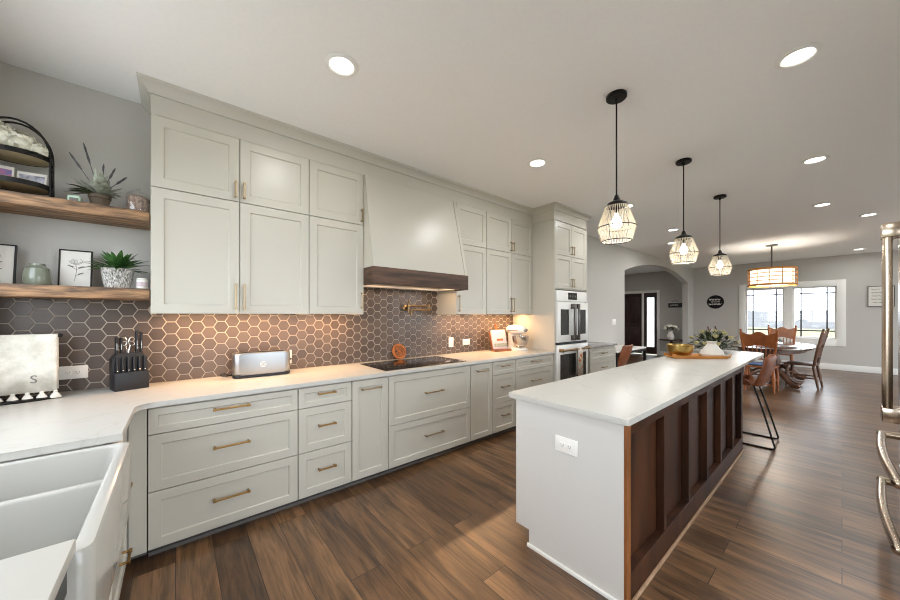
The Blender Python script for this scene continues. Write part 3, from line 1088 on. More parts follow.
# end panel facing the camera side, with a toe notch on the aisle side
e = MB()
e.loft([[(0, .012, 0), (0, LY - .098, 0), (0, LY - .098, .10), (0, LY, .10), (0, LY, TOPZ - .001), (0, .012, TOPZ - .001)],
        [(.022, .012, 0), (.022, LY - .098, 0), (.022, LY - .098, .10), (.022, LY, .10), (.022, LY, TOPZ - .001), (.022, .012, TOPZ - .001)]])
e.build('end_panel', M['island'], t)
MB().box(-.012, -.0005, .014, LY - .09, 0, .022, .003).build('shoe_moulding', M['trim'], t)
# aisle side drawers seen edge-on
for a, c in ((.03, .9), (.905, 1.75), (1.755, LX - .02)):
    for z0, z1 in ((.70, .875), (.40, .70), (.10, .40)):
        q = MB().shaker(-c, -a, z0 + .002, z1 - .002, 0, .02, .05).build('drawer', M['cab'], t)
        q.rotation_euler = (0, 0, PI)
        q.location = (0, LY + .002, 0)
# walnut side: sheet, rails, stiles
MB().box(.0225, LX, .045, .0845, 0, TOPZ - .001).build('wood_panel', M['walnut'], t)
MB().box(.0, .045, -.002, .0115, 0, TOPZ - .001, .001, 1).build('corner_edge', M['glare_wood'], t)
MB().box(.0225, .045, .012, .0445, 0, TOPZ - .001).build('stile', M['walnut'], t)
rl = MB().box(.0455, LX, .0, .045, .825, TOPZ - .001, .002, 1).build('top_rail', M['walnut'], t)
MB().box(.0455, LX, .0, .045, 0.0, .145, .002, 1).build('bottom_rail', M['walnut'], t)
bx = [(1.655, 1.70), (2.18, 2.222), (2.655, 2.70), (3.12, 3.165), (3.56, 3.605), (4.03, 4.08), (4.455, 4.52)]
for a, c in bx[1:]:
    a0 = a - IX0
    MB().box(a0, c - IX0, .001, .0445, .146, .824, .002, 1).build('stile', M['walnut'], t)
MB().box(.0, LX, -.014, -.001, 0, .022, .004).build('shoe_moulding', M['shoe'], t)
# outlet on the end panel
def outlet(label, loc, rz, horiz=True, rocker=False, name='outlet', w=.125, h=.078):
    t = T(name, label, 'switch' if rocker else 'outlet', loc, rz)
    if not horiz: w, h = h, w
    MB().box(-w / 2, w / 2, -.006, 0, -h / 2, h / 2, .002).build('cover_plate', M['white'], t)
    if rocker:
        MB().box(-.016, .016, -.009, -.005, -.033, .033, .002).build('rocker', M['white'], t)
    else:
        for s_ in (-1, 1):
            ox, oz = (s_ * .022, 0) if horiz else (0, s_ * .022)
            f = MB().box(ox - .017, ox + .017, -.008, -.005, oz - .015, oz + .015, .002).build('socket', M['white'], t)
            MB().box(ox - .008, ox - .006, -.0084, -.0078, oz - .003, oz + .006).box(ox + .006, ox + .008, -.0084, -.0078, oz - .003, oz + .006).cyl((ox, -.0078, oz - .008), (ox, -.0084, oz - .008), .0025, n=8).build('slots', M['darksteel'], f)
    return t


outlet('white double outlet on the grey end of the island', (IX0 - .0005, .975, .69), -PI / 2, True, w=.135, h=.085)
# island top
pts = []
for cx, cy, a0, r in ((1.635 + .012, 1.375 - .012, 90, .012), (1.635 + .012, .645 + .012, 180, .012), (5.97 - .16, .645 + .16, 270, .16), (5.97 - .16, 1.375 - .16, 0, .16)):
    for k in range(9):
        a = R(a0 + 90 * k / 8)
        pts.append((cx + r * math.cos(a), cy + r * math.sin(a)))
o = MB().prism(pts, TOPZ, .914, .005).build('island_countertop', M['quartz'])
tag(o, 'long white quartz island top with rounded far corner', 'countertop')

# bar stool under the overhang
t = T('bar_stool', 'tan leather bar stool on black sled legs at the far end of the island', 'stool', (4.99, .70, 0), R(2))
o = bucket_shell(.64, .975, .44, .40, .04).build('seat', M['leather'], t, sharp=80)
md = o.modifiers.new('thick', 'SOLIDIFY'); md.thickness = .03; md.offset = 0
md = o.modifiers.new('sub', 'SUBSURF'); md.levels = md.render_levels = 1
for sx in (-1, 1):
    x = sx * .225
    pts = [(x * .75, -.08, .635), (x * .85, -.15, .40), (x, -.245, .03), (x, -.24, .010), (x, -.22, .009), (x, .20, .009), (x, .23, .012), (x, .235, .03), (x * .82, .16, .40), (x * .72, .10, .635)]
    MB().tube(pts, .009, 10).build('leg', M['black'], t)
MB().tube([(-.19, .175, .33), (.19, .175, .33)], .009, 10).build('foot_rest', M['black'], t)

# tray, bowl, vase, bouquet on the island
t = T('serving_tray', 'long boat-shaped wooden tray on the far part of the island', 'tray', (4.63, 1.08, .9145), R(-44))
pr = [(-.37, .012, .05, .10), (-.31, .0, .034, .118), (-.15, 0, .032, .13), (.15, 0, .032, .13), (.31, 0, .034, .118), (.37, .012, .05, .10)]
m = MB()
outer, inner = [], []
for x, zb_, zt_, hw_ in pr:
    outer.append([(x, -hw_, zt_), (x, -hw_ + .025, zb_), (x, hw_ - .025, zb_), (x, hw_, zt_), (x, hw_ - .008, zt_), (x, hw_ - .032, zb_ + .01), (x, -hw_ + .032, zb_ + .01), (x, -hw_ + .008, zt_)])
m.loft(outer)
m.xf(Matrix.Diagonal((.86, .95, 1.1, 1))).build('tray_body', M['tray'], t)
o = MB().lathe([(.0, 0), (.07, 0), (.12, .03), (.15, .08), (.155, .14), (.148, .142), (.142, .08), (.11, .035), (.06, .012), (0, .01)], (0, 0, 0), 40).xf(Matrix.Diagonal((.86, .86, .98, 1))).build('bowl', M['gold'], None, (4.52, 1.215, .926))
tag(o, 'hammered gold bowl on the left of the wooden tray', 'bowl')
o = MB().lathe([(.0, 0), (.09, 0), (.125, .012), (.135, .03), (.12, .06), (.06, .125), (.045, .145), (.058, .168), (.052, .168), (.038, .145), (.03, .12), (0, .10)], (0, 0, 0), 40).xf(Matrix.Diagonal((.87, .87, 1.05, 1))).build('vase', M['ceramic'], None, (4.79, .975, .926))
tag(o, 'squat white ceramic vase on the right of the wooden tray', 'vase')
t = T('flower_bouquet', 'loose bouquet of greenery and pale yellow roses behind the white vase', 'flowers', (5.46, 1.10, .915))
MB().lathe([(.0, 0), (.055, 0), (.07, .05), (.06, .10), (.05, .10), (.055, .05), (0, .01)], (0, 0, 0), 20).build('pot', M['ceramic'], t)
lf, lf2 = MB(), MB()
for k in range(420):
    a = random.uniform(0, 2 * PI)
    el = random.uniform(-.25, 1.35)
    d = Vector((math.cos(a) * math.cos(el), math.sin(a) * math.cos(el), math.sin(el)))
    base = Vector((0, 0, .09)) + Vector((d.x * .24, d.y * .24, d.z * .17)) * random.uniform(.3, 1)
    if base.z < .05: base.z = .05
    (lf if k % 3 else lf2).leaf(base, d + Vector((0, 0, random.uniform(-.2, .5))), random.uniform(.05, .10), random.uniform(.022, .04), random.uniform(0, .4))
for k in range(16):
    a = random.uniform(0, 2 * PI)
    el = random.uniform(.1, 1.3)
    c = Vector((math.cos(a) * math.cos(el) * .26, math.sin(a) * math.cos(el) * .26, .10 + math.sin(el) * .19))
    fl = MB().ball(c, .024, 1, 1, .85, 7)
    for q in range(6):
        fl.leaf(c + Vector((0, 0, -.018)), (math.cos(q * 1.05), math.sin(q * 1.05), .9), .045, .04, -.2, 3)
    fl.build('rose', M['yellowpetal'], t, sharp=180)
lf.build('foliage', M['darkleaf'], t, sharp=180)
lf2.build('foliage', M['sage'], t, sharp=180)

# ------------------------------------------------------------------ refrigerator
t = T('refrigerator', 'stainless steel refrigerator with long bar handles at the right edge', 'refrigerator', (3.24, -.25, 0))
FW = .62
MB().box(-FW, FW, -.80, -.06, .02, 1.98).build('cabinet', M['darksteel'], t)
for s_ in (-1, 1):
    a, c = (-FW, -.002) if s_ < 0 else (.002, FW)
    d = MB().box(a, c, -.058, 0, .72, 1.985, .008).build('door', M['steel'], t)
    x = s_ * .038
    h = MB().cyl((x, .078, .785), (x, .078, 1.935), .0185, n=18)
    for z in (.825, 1.905):
        h.box(x - .022, x + .022, -.001, .10, z - .042, z + .042, .006)
    h.build('handle', M['nickel'], d)
for z0, z1, hz in ((.385, .71, .585), (.05, .375, .262)):
    d = MB().box(-FW, FW, -.058, 0, z0, z1, .008).build('drawer', M['steel'], t)
    h = MB()
    pts = [(-.53 + 1.06 * k / 14, .072 + .022 * math.sin(k / 14 * PI), hz) for k in range(15)]
    h.tube(pts, .021, 16)
    for e_ in (-.525, .525):
        h.cyl((e_, -.001, hz), (e_, .078, hz), .024, n=14).ball((e_ * 1.012, .072, hz), .025, n=8)
    h.build('handle', M['nickel'], d)
MB().box(-FW + .005, FW - .005, -.7, -.03, 0, .045).build('base_grille', M['blackplastic'], t)

# ------------------------------------------------------------------ ceiling lamps
def recessed(x, y, label, power=LAMP_W):
    t = T('recessed_light', label, 'ceiling light', (x, y, CEIL), 0, 'recessed ceiling lights')
    MB().lathe([(.066, -.001), (.098, -.001), (.10, -.004), (.096, -.008), (.075, -.012), (.066, -.006)], (0, 0, 0), 32, caps=(False, False)).build('trim_ring', M['trim'], t)
    MB().lathe([(0, -.006), (.068, -.006), (.068, -.002), (0, -.002)], (0, 0, 0), 28).build('lens', M['glow'], t)
    l = bpy.data.lights.new('lamp_light', 'AREA')
    l.shape = 'DISK'
    l.size = .13
    l.energy = power
    l.color = (1, 1, .99)
    lo = bpy.data.objects.new('lamp_light', l)
    C.objects.link(lo)
    lo.parent = t
    lo.location = (0, 0, -.014)
    return t


recessed(.774, 1.95, 'round recessed light nearest the camera, above the left counter')
recessed(2.77, 1.95, 'round recessed light in front of the right wall cabinets, near the oven tower')
recessed(4.82, 1.92, 'round recessed light peeking out beside the first pendant shade')
recessed(6.79, 1.93, 'round recessed light left of the second pendant, the upper of a close pair')
recessed(8.02, 2.30, 'round recessed light left of the second pendant shade, the lower of a close pair')
recessed(2.80, .165, 'large bright recessed light at the top right of the picture')
recessed(4.79, .17, 'recessed light on the right ceiling, second from the top right corner')
recessed(6.82, .175, 'recessed light on the right ceiling, third from the top right corner')
recessed(8.04, -.26, 'recessed light on the ceiling just left above the refrigerator handle')
recessed(12.07, -.25, 'small recessed light closest to the far dining wall')
recessed(.774, .165, 'recessed light over the kitchen aisle behind the camera')
recessed(9.5, 4.7, 'recessed light in the entry hall ceiling', 14)


def pendant(x, y, label):
    t = T('pendant_lamp', label, 'pendant lamp', (x, y, CEIL), 0, 'woven pendant lamps over the island')
    MB().lathe([(0, 0), (.062, 0), (.066, -.006), (.066, -.022), (.06, -.028), (.012, -.03), (.010, -.05), (0, -.05)], (0, 0, 0), 32).build('canopy', M['black'], t)
    RT, RM, RBt, ZT_, ZM_, ZB_ = .070, .120, .094, -.768, -.915, -1.01
    MB().cyl((0, 0, -.045), (0, 0, -.70), .0055, n=10).build('rod', M['black'], t)
    MB().lathe([(0, -.69), (.010, -.692), (.018, -.712), (.024, -.73), (.066, -.752), (.071, -.768), (.064, -.77), (.02, -.748), (0, -.748)], (0, 0, 0), 32).build('cap', M['black'], t)
    fr = MB()
    ring = lambda r, z: [(r * math.cos(2 * PI * k / 40), r * math.sin(2 * PI * k / 40), z) for k in range(40)]
    fr.tube(ring(RT, ZT_), .004, 6, closed=True).tube(ring(RM + .001, ZM_), .003, 6, closed=True).tube(ring(RBt, ZB_), .003, 6, closed=True)
    for k in range(6):
        a = 2 * PI * k / 6
        cs, sn = math.cos(a), math.sin(a)
        fr.tube([(RT * cs, RT * sn, ZT_), (RM * cs, RM * sn, ZM_), (RBt * cs, RBt * sn, ZB_)], .0015, 5)
    fr.build('frame', M['black'], t)
    rp = MB()
    n = 72
    for k in range(n):
        a = 2 * PI * k / n
        a2 = a + 2 * PI / n * (1.3 if k % 2 else -1.3)
        rp.tube([(RT * math.cos(a), RT * math.sin(a), ZT_), (RM * math.cos(a2), RM * math.sin(a2), ZM_)], .0021, 4, caps=False)
        rp.tube([(RM * math.cos(a2), RM * math.sin(a2), ZM_), (RBt * math.cos(a), RBt * math.sin(a), ZB_)], .0021, 4, caps=False)
    rp.build('woven_shade', M['rope'], t, sharp=180)
    MB().lathe([(0, -.75), (.014, -.755), (.014, -.82)], (0, 0, 0), 16).build('socket', M['black'], t)
    MB().lathe([(.0, -.925), (.016, -.921), (.029, -.908), (.034, -.89), (.031, -.868), (.020, -.845), (.013, -.83), (.013, -.82), (0, -.82)], (0, 0, 0), 20).build('bulb', M['bulb'], t)
    l = bpy.data.lights.new('bulb_light', 'POINT')
    l.energy = PENDANT_W
    l.color = (1, .95, .88)
    l.shadow_soft_size = .035
    lo = bpy.data.objects.new('bulb_light', l)
    C.objects.link(lo)
    lo.parent = t
    lo.location = (0, 0, -.96)
    return t


pendant(2.337, 1.0, 'woven rope pendant nearest the camera above the island')
pendant(3.833, 1.0, 'middle woven rope pendant of the three above the island')
pendant(5.329, 1.0, 'farthest woven rope pendant above the island end')

# drum pendant over the dining table
t = T('drum_chandelier', 'orange wood slatted drum lamp with white shade above the dining table', 'pendant lamp', (9.93, .98, CEIL))
MB().lathe([(0, 0), (.1, 0), (.1, -.02), (.02, -.03), (0, -.03)], (0, 0, 0), 24).build('canopy', M['darksteel'], t)
MB().cyl((0, 0, -.02), (0, 0, -.56), .014, n=10).build('rod', M['darksteel'], t)
fr = MB()
for z in (-.53, -.62, -.70, -.78, -.87):
    r_ = .385
    hh_ = .022 if z in (-.53, -.87) else .006
    fr.lathe([(r_ - .008, z - hh_), (r_ + .006, z - hh_), (r_ + .006, z + hh_), (r_ - .008, z + hh_), (r_ - .008, z - hh_)], (0, 0, 0), 48, caps=(False, False))
for k in range(12):
    a = 2 * PI * k / 12
    fr.cyl((.385 * math.cos(a), .385 * math.sin(a), -.53), (.385 * math.cos(a), .385 * math.sin(a), -.87), .007, n=6)
fr.build('slat_frame', M['drumwood'], t)
MB().lathe([(.345, -.545), (.345, -.86)], (0, 0, 0), 40, caps=(False, False)).build('inner_shade', M['fabric'], t)
MB().box(-.378, .378, -.01, .01, -.55, -.535).box(-.01, .01, -.378, .378, -.55, -.535).build('spokes', M['darksteel'], t)
l = bpy.data.lights.new('drum_light', 'POINT')
l.energy = 24; l.color = (1, .94, .86); l.shadow_soft_size = .08
lo = bpy.data.objects.new('drum_light', l); C.objects.link(lo); lo.parent = t; lo.location = (0, 0, -.8)

# ------------------------------------------------------------------ dining set
t = T('dining_table', 'oval wooden pedestal dining table in front of the big window', 'table', (9.95, .98, 0))
A_, B_ = 1.25, .64
el = lambda a_, b_, n=56: [(a_ * math.copysign(abs(math.cos(2 * PI * k / n)) ** .8, math.cos(2 * PI * k / n)), b_ * math.copysign(abs(math.sin(2 * PI * k / n)) ** .8, math.sin(2 * PI * k / n))) for k in range(n)]
MB().prism(el(A_, B_), .73, .765, .008).build('tabletop', M['tabletop'], t)
m = MB()
m.loft([[(x, y, .66) for x, y in el(A_ - .12, B_ - .12)], [(x, y, .73) for x, y in el(A_ - .12, B_ - .12)]])
m.build('apron', M['oakdark'], t)
for sx in (-.55, .55):
    m = MB().lathe([(.07, .66), (.11, .62), (.11, .58), (.06, .54), (.075, .46), (.10, .36), (.07, .26), (.10, .22), (.10, .12), (0, .12)], (sx, 0, 0), 24)
    m.build('pedestal', M['oakdark'], t)
    for dx, dy in ((-1, -1), (-1, 1), (1, -1), (1, 1)):
        if (dx < 0) != (sx < 0): dx *= .55
        pts = [(sx + dx * r_ * .62, dy * r_ * .75, z) for r_, z in ((.09, .24), (.2, .27), (.32, .2), (.42, .1), (.5, .055), (.58, .05), (.62, .075))]
        MB().tube(pts, [.045, .05, .048, .042, .04, .045, .03], 10).build('foot', M['oakdark'], t)
MB().box(-.5, .5, -.05, .05, .15, .22, .01).build('stretcher', M['oakdark'], t)


def dining_chair(loc, rz, label, m, cushion=None):
    """faces +y locally"""
    t = T('dining_chair', label, 'chair', loc, rz, 'pressed-back wooden dining chairs')
    s_ = [(-.20, -.20), (.20, -.20), (.235, .18), (.21, .22), (-.21, .22), (-.235, .18)]
    MB().prism(s_, .435, .468, .01).build('seat', m, t)
    for sx in (-1, 1):
        MB().tube([(sx * .19, .17, .435), (sx * .205, .185, .25), (sx * .21, .19, .0)], [.022, .026, .014], 10).build('leg', m, t)
        MB().tube([(sx * .175, -.17, .435), (sx * .19, -.20, .25), (sx * .20, -.235, .0)], [.022, .026, .014], 10).build('leg', m, t)
        MB().tube([(sx * .18, -.18, .46), (sx * .205, -.215, .70), (sx * .245, -.29, 1.06), (sx * .245, -.305, 1.12)], [.022, .02, .02, .015], 10).ball((sx * .245, -.307, 1.135), .019, n=6).build('back_post', m, t)
        MB().tube([(sx * .206, .185, .2), (sx * .196, -.205, .2)], .011, 8).build('stretcher', m, t)
    for y, z in ((.187, .26), (.187, .16), (-.21, .14)):
        MB().tube([(-.205, y, z), (.205, y, z)], .011, 8).build('stretcher', m, t)
    cr = MB()
    n = 16
    lo_, hi_ = [], []
    for k in range(n + 1):
        x = -.24 + .48 * k / n
        u = abs(x) / .24
        bow = .02 * (1 - u * u)
        zt_ = 1.07 + .02 * math.cos(u * PI * 2) + (.015 if u < .3 else 0)
        zb_ = .83 + .025 * math.cos(u * PI)
        lo_.append((x, -bow, zb_)); hi_.append((x, -bow, zt_))
    # slab with thickness following the post slope
    sl_ = lambda p, o: (p[0], -.245 - (p[2] - .85) * .2 + p[1] + o, p[2])
    front = [sl_(p, .010) for p in lo_] + [sl_(p, .010) for p in hi_[::-1]]
    back = [sl_(p, -.010) for p in lo_] + [sl_(p, -.010) for p in hi_[::-1]]
    cr.loft([front, back])
    cr.build('crest_rail', m, t)
    MB().tube([(-.19, -.20, .60), (.19, -.20, .60)], .012, 8).build('lower_rail', m, t)
    for k in range(6):
        x = -.14 + .28 * k / 5
        MB().tube([(x, -.20, .60), (x * 1.05, -.22, .70), (x * 1.1, -.24, .84)], [.007, .011, .007], 8).build('spindle', m, t)
    if cushion:
        MB().box(-.19, .19, -.17, .19, .469, .505, .015, 3).build('cushion', cushion, t)
    return t


dining_chair((8.46, .98, 0), -PI / 2, 'honey oak dining chair with blue cushion at the near end of the table', M['oak'], M['blue'])
dining_chair((9.50, .50, 0), R(-6), 'brown dining chair leaning back on the right side of the table, seen side-on', M['oakdark'])
dining_chair((11.52, .98, 0), PI / 2, 'honey oak dining chair at the far end of the table before the window', M['oak'])
dining_chair((9.45, 1.62, 0), R(176), 'brown dining chair on the left side of the table behind the bouquet', M['oakdark'])
# table centrepiece
t = T('table_plant', 'small leafy plant in a white pot on the dining table', 'plant', (10.0, .98, .767))
MB().lathe([(0, .012), (.07, .012), (.09, .10), (.085, .12), (.078, .12), (.078, .1), (0, .09)], (0, 0, 0), 20).build('pot', M['ceramic'], t)
lf = MB()
for k in range(60):
    a = random.uniform(0, 2 * PI); e_ = random.uniform(.2, 1.4)
    lf.leaf((.03 * math.cos(a), .03 * math.sin(a), .1), (math.cos(a) * math.cos(e_), math.sin(a) * math.cos(e_), math.sin(e_)), random.uniform(.12, .24), .04, .5)
lf.build('foliage', M['darkleaf'], t, sharp=180)
o = MB().lathe([(0, 0), (.16, 0), (.17, .01), (0, .01)], (0, 0, 0), 28).build('round_mat', M['blackplastic'], None, (10.0, .98, .7665))
tag(o, 'dark round mat beneath the plant on the dining table', 'mat')
o = MB().box(-.15, .15, -.11, .11, 0, .008, .003).build('place_mat', mat('pink_paper', srgb(200, 120, 100), .7, noise=.1), None, (9.45, 1.05, .7665))
tag(o, 'reddish paper mat on the near part of the dining table', 'mat')

# ------------------------------------------------------------------ wall things
def squiggle(m, x0, x1, z, amp, y, r, seed):
    rnd = random.Random(seed)
    x = x0
    while x < x1 - .01:
        ln = min(rnd.uniform(.03, .09), x1 - x)
        pts = []
        n = 14
        for k in range(n + 1):
            u = k / n
            pts.append((x + ln * u, y, z + amp * math.sin(u * ln * 240 + rnd.uniform(-.3, .3)) * (1.5 if k == 1 else .8)))
        m.tube(pts, r, 5)
        x += ln + .014
    return m


t = T('oval_sign', 'black oval sign with white lettering on the wall left of the window', 'sign', (FAR_X - .001, 2.55, 1.82), -PI / 2)
MB().lathe([(.21, 0), (.215, .012), (.205, .02), (0, .02)], (0, 0, 0), 40, sy=.98).xf(Matrix.Rotation(PI / 2, 4, 'X')).build('plaque', M['black'], t)
m = MB()
squiggle(m, -.15, .14, .07, .03, -.022, .006, 3)
squiggle(m, -.1, .12, .0, .018, -.022, .004, 4)
squiggle(m, -.16, .15, -.075, .028, -.022, .006, 5)
m.build('lettering', M['paper'], t)
t = T('hanging_sign', 'small dark wooden sign with white lettering hung by a cord in the entry hall', 'sign', (FAR_X - .001, 3.63, 1.74), -PI / 2)
MB().box(-.20, .20, -.022, -.002, -.075, .075, .004).build('board', M['pot'] if False else M['blackplastic'], t)
MB().tube([(-.11, -.012, .07), (-.08, -.012, .13), (0, -.012, .165), (.08, -.012, .13), (.11, -.012, .07)], .006, 6).build('cord', M['black'], t)
MB().box(-.21, .19, -.026, -.001, .076, .10, .003).build('top_strip', M['trim'], t)
squiggle(MB(), -.15, .10, 0, .03, -.0235, .006, 9).build('lettering', M['paper'], t)
t = T('wall_picture', 'framed print of pale lettering on the far wall beside the refrigerator', 'picture', (FAR_X - .001, -.60, 1.86), -PI / 2)
fr = MB()
for a in ((-.20, -.185, -.25, .25), (.185, .20, -.25, .25)):
    fr.box(a[0], a[1], -.022, 0, a[2], a[3])
fr.box(-.185, .185, -.022, 0, -.25, -.235).box(-.185, .185, -.022, 0, .235, .25)
fr.build('frame', M['darksteel'], t)
MB().box(-.185, .185, -.012, -.002, -.235, .235).build('print', M['paper'], t)
m = MB()
for k, (a, c) in enumerate(((-.14, -.02), (-.14, .12), (-.13, .0), (-.14, .05), (-.12, .13))):
    squiggle(m, a, c, .17 - .08 * k, .012, -.0135, .004, 20 + k)
m.build('lettering', M['ink'], t)

outlet('white double outlet on the dark tiles between the towel and the knife block', (-.515, 3.2325, 1.035), 0, True, w=.135, h=.085)
outlet('white rocker switch plate on the tiles right of the cooktop', (2.72, 3.2325, 1.06), 0, False, True, 'switch_plate')
outlet('white outlet on the tiles between the rocker switch and the cookbook stand', (2.985, 3.2325, 1.05), 0, True)
outlet('white outlet half hidden behind the toaster', (.775, 3.2325, 1.03), 0, False)
t = outlet('white switch plate on the wall left of the arch', (7.16, ARCH_Y - .0005, 1.26), 0, True, True, 'switch_plate', .17, .12)

# ------------------------------------------------------------------ counter things
# cooktop
t = T('cooktop', 'black glass induction cooktop set into the white counter', 'cooktop', (1.905, 2.845, .9145))
MB().box(-.485, .485, -.265, .265, 0, .006, .002).build('glass_top', M['blackglass'], t)
m = MB()
for x, y, r_ in ((-.3, .12, .09), (-.3, -.12, .075), (0, .03, .12), (.3, .12, .075), (.3, -.12, .09)):
    m.lathe([(r_ - .0015, .0061), (r_, .0061), (r_, .0064), (r_ - .0015, .0064), (r_ - .0015, .0061)], (x, y, 0), 40, caps=(False, False))
m.build('burner_rings', M['darksteel'], t)
# pot filler
t = T('pot_filler', 'brass folding pot filler tap on the tiles above the cooktop', 'tap', (2.03, 3.2325, 1.49))
m = MB()
m.lathe([(0, 0), (.034, 0), (.034, .01), (.02, .016), (0, .016)], (0, 0, 0), 24).xf(Matrix.Rotation(PI / 2, 4, 'X'))
m.build('wall_flange', M['aged'], t)
MB().cyl((0, -.01, 0), (0, -.07, 0), .012, n=14).cyl((0, -.07, -.055), (0, -.07, .05), .013, n=14).build('body', M['aged'], t)
MB().tube([(0, -.07, .025), (.28, -.075, .03)], .011, 12).cyl((.285, -.075, .05), (.285, -.075, -.03), .014, n=14).build('arm', M['aged'], t)
MB().tube([(.285, -.09, -.018), (.03, -.11, -.018), (.012, -.11, -.03), (.01, -.11, -.085)], .010, 12).build('spout', M['aged'], t)
MB().tube([(0, -.07, .05), (0, -.085, .10)], [.008, .005], 10).tube([(0, -.07, -.055), (.04, -.09, -.06)], [.007, .005], 10).build('lever', M['aged'], t)
# round board leaning on the wall
t = T('round_board', 'small round orange wooden trivet leaning on the tiles behind the cooktop', 'trivet', (1.935, 3.178, .916))
m = MB().lathe([(0, -.008), (.084, -.008), (.088, -.004), (.088, .004), (.084, .008), (0, .008)], (0, 0, 0), 32).xf(Matrix.Rotation(PI / 2, 4, 'X'))
m.xf(Matrix.Translation((0, 0, .088))).xf(Matrix.Rotation(R(-17), 4, 'X'))
m.build('board', M['orange'], t)
m = MB()
for k in range(3):
    m.tube([((.06 - .018 * k) * math.cos(a), -.0095, .088 + (.06 - .018 * k) * math.sin(a)) for a in [2 * PI * q / 24 for q in range(24)]], .003, 5, closed=True)
m.cyl((-.045, -.0075, .09), (-.045, -.0105, .09), .011, n=12)
m.xf(Matrix.Rotation(R(-17), 4, 'X')).build('burnt_pattern', M['walnut'], t)
# cookbook stand
t = T('cookbook_stand', 'wooden cookbook stand with orange finial next to the mixer', 'stand', (3.45, 3.045, .9145), R(-10))
lean = Matrix.Rotation(R(-14), 4, 'X')
MB().box(-.14, .14, -.075, .02, 0, .014, .003).box(-.14, .14, -.085, -.073, 0, .03, .003).build('ledge', M['oak'], t)
MB().box(-.135, .135, .0, .014, .012, .27, .004).box(-.02, .02, 0, .012, .26, .35, .008).ball((0, .006, .365), .02, n=8).xf(lean).build('easel_back', M['oak'], t)
MB().tube([(0, .075, .2), (0, .12, .004)], .008, 8).build('prop', M['tray'], t)
t2 = T('cookbook', 'open cookbook with pink page and green cover edge on the wooden stand', 'book', (3.45, 3.045, .9145), R(-10))
MB().box(-.12, .12, -.03, -.004, .022, .29, .002).xf(lean).build('pages', M['pinkpage'], t2)
MB().box(-.11, .12, -.0325, -.0302, .05, .10).xf(lean).build('green_band', M['sage'], t2)
MB().box(-.05, .06, -.0325, -.0302, .135, .165).xf(lean).build('orange_title', M['orange'], t2)
# stand mixer
t = T('stand_mixer', 'white stand mixer with steel bowl beside the oven tower', 'mixer', (3.74, 2.98, .9145), R(172))
# head points to local +y
MB().prism(rrect(-.095, .095, -.17, .17, .09, 6), 0, .03, .01).build('base', M['white'], t)
MB().loft([[(x * .9, -.10 + y * .6, .025) for x, y in rrect(-.065, .065, -.08, .08, .05, 5)], [(x * .75, -.105 + y * .55, .13) for x, y in rrect(-.065, .065, -.08, .08, .05, 5)],
           [(x * .85, -.10 + y * .7, .23) for x, y in rrect(-.065, .065, -.08, .08, .05, 5)]]).build('column', M['white'], t)
hd = MB()
loops = []
for y, r_ in ((-.19, .02), (-.185, .045), (-.15, .065), (-.05, .075), (.05, .072), (.13, .058), (.16, .04), (.168, .015)):
    loops.append([(r_ * math.cos(2 * PI * k / 24), y, .285 + r_ * .95 * math.sin(2 * PI * k / 24)) for k in range(24)])
hd.loft(loops)
h_ = hd.build('motor_head', M['white'], t)
MB().cyl((0, .167, .285), (0, .19, .285), .022, n=16).build('hub_cap', M['darksteel'], h_)
MB().box(-.0765, .0765, -.12, .09, .272, .28).build('trim_band', M['darksteel'], h_)
MB().cyl((0, .075, .15), (0, .075, .225), .02, n=14).build('beater_shaft', M['steel'], t)
MB().lathe([(0, .035), (.05, .035), (.06, .04), (.055, .05), (.08, .075), (.10, .12), (.105, .175), (.108, .178), (.101, .178), (.096, .12), (.075, .08), (0, .06)], (0, .065, 0), 32).xf(Matrix.Diagonal((1.1, 1.1, 1.1, 1))).build('bowl', M['steel'], t)
# toaster
t = T('toaster', 'long silver toaster with black base on the counter', 'toaster', (.548, 3.08, .9145), R(-3))
MB().prism(rrect(-.205, .205, -.085, .085, .05, 6), 0, .022, .004).build('base', M['blackplastic'], t)
MB().prism(rrect(-.205, .205, -.08, .08, .05, 8), .022, .192, .012).build('housing', M['toaster'], t)
MB().box(-.16, .16, -.02, .012, .1925, .196, .001).build('slot', M['blackplastic'], t)
MB().box(.198, .222, -.02, .02, .11, .125, .004).build('lever', M['blackplastic'], t)
m = MB().tube([(.022 * math.cos(a), -.081, .10 + .022 * math.sin(a)) for a in [2 * PI * q / 24 for q in range(24)]], .0018, 5, closed=True)
m.tube([(-.016, -.081, .096), (-.004, -.081, .112), (.01, -.081, .10), (.016, -.081, .094)], .003, 5).tube([(-.01, -.081, .088), (.01, -.081, .09)], .002, 5)
m.build('emblem', M['white'], t)
pts = [(-.19, .04, .02), (-.23, .03, .012), (-.27, .0, .02), (-.285, -.03, .035), (-.26, -.045, .045), (-.22, -.02, .02), (-.24, .05, .008), (-.15, .1, .006)]
MB().tube(pts, .0045, 8).build('cord', M['blackplastic'], t)
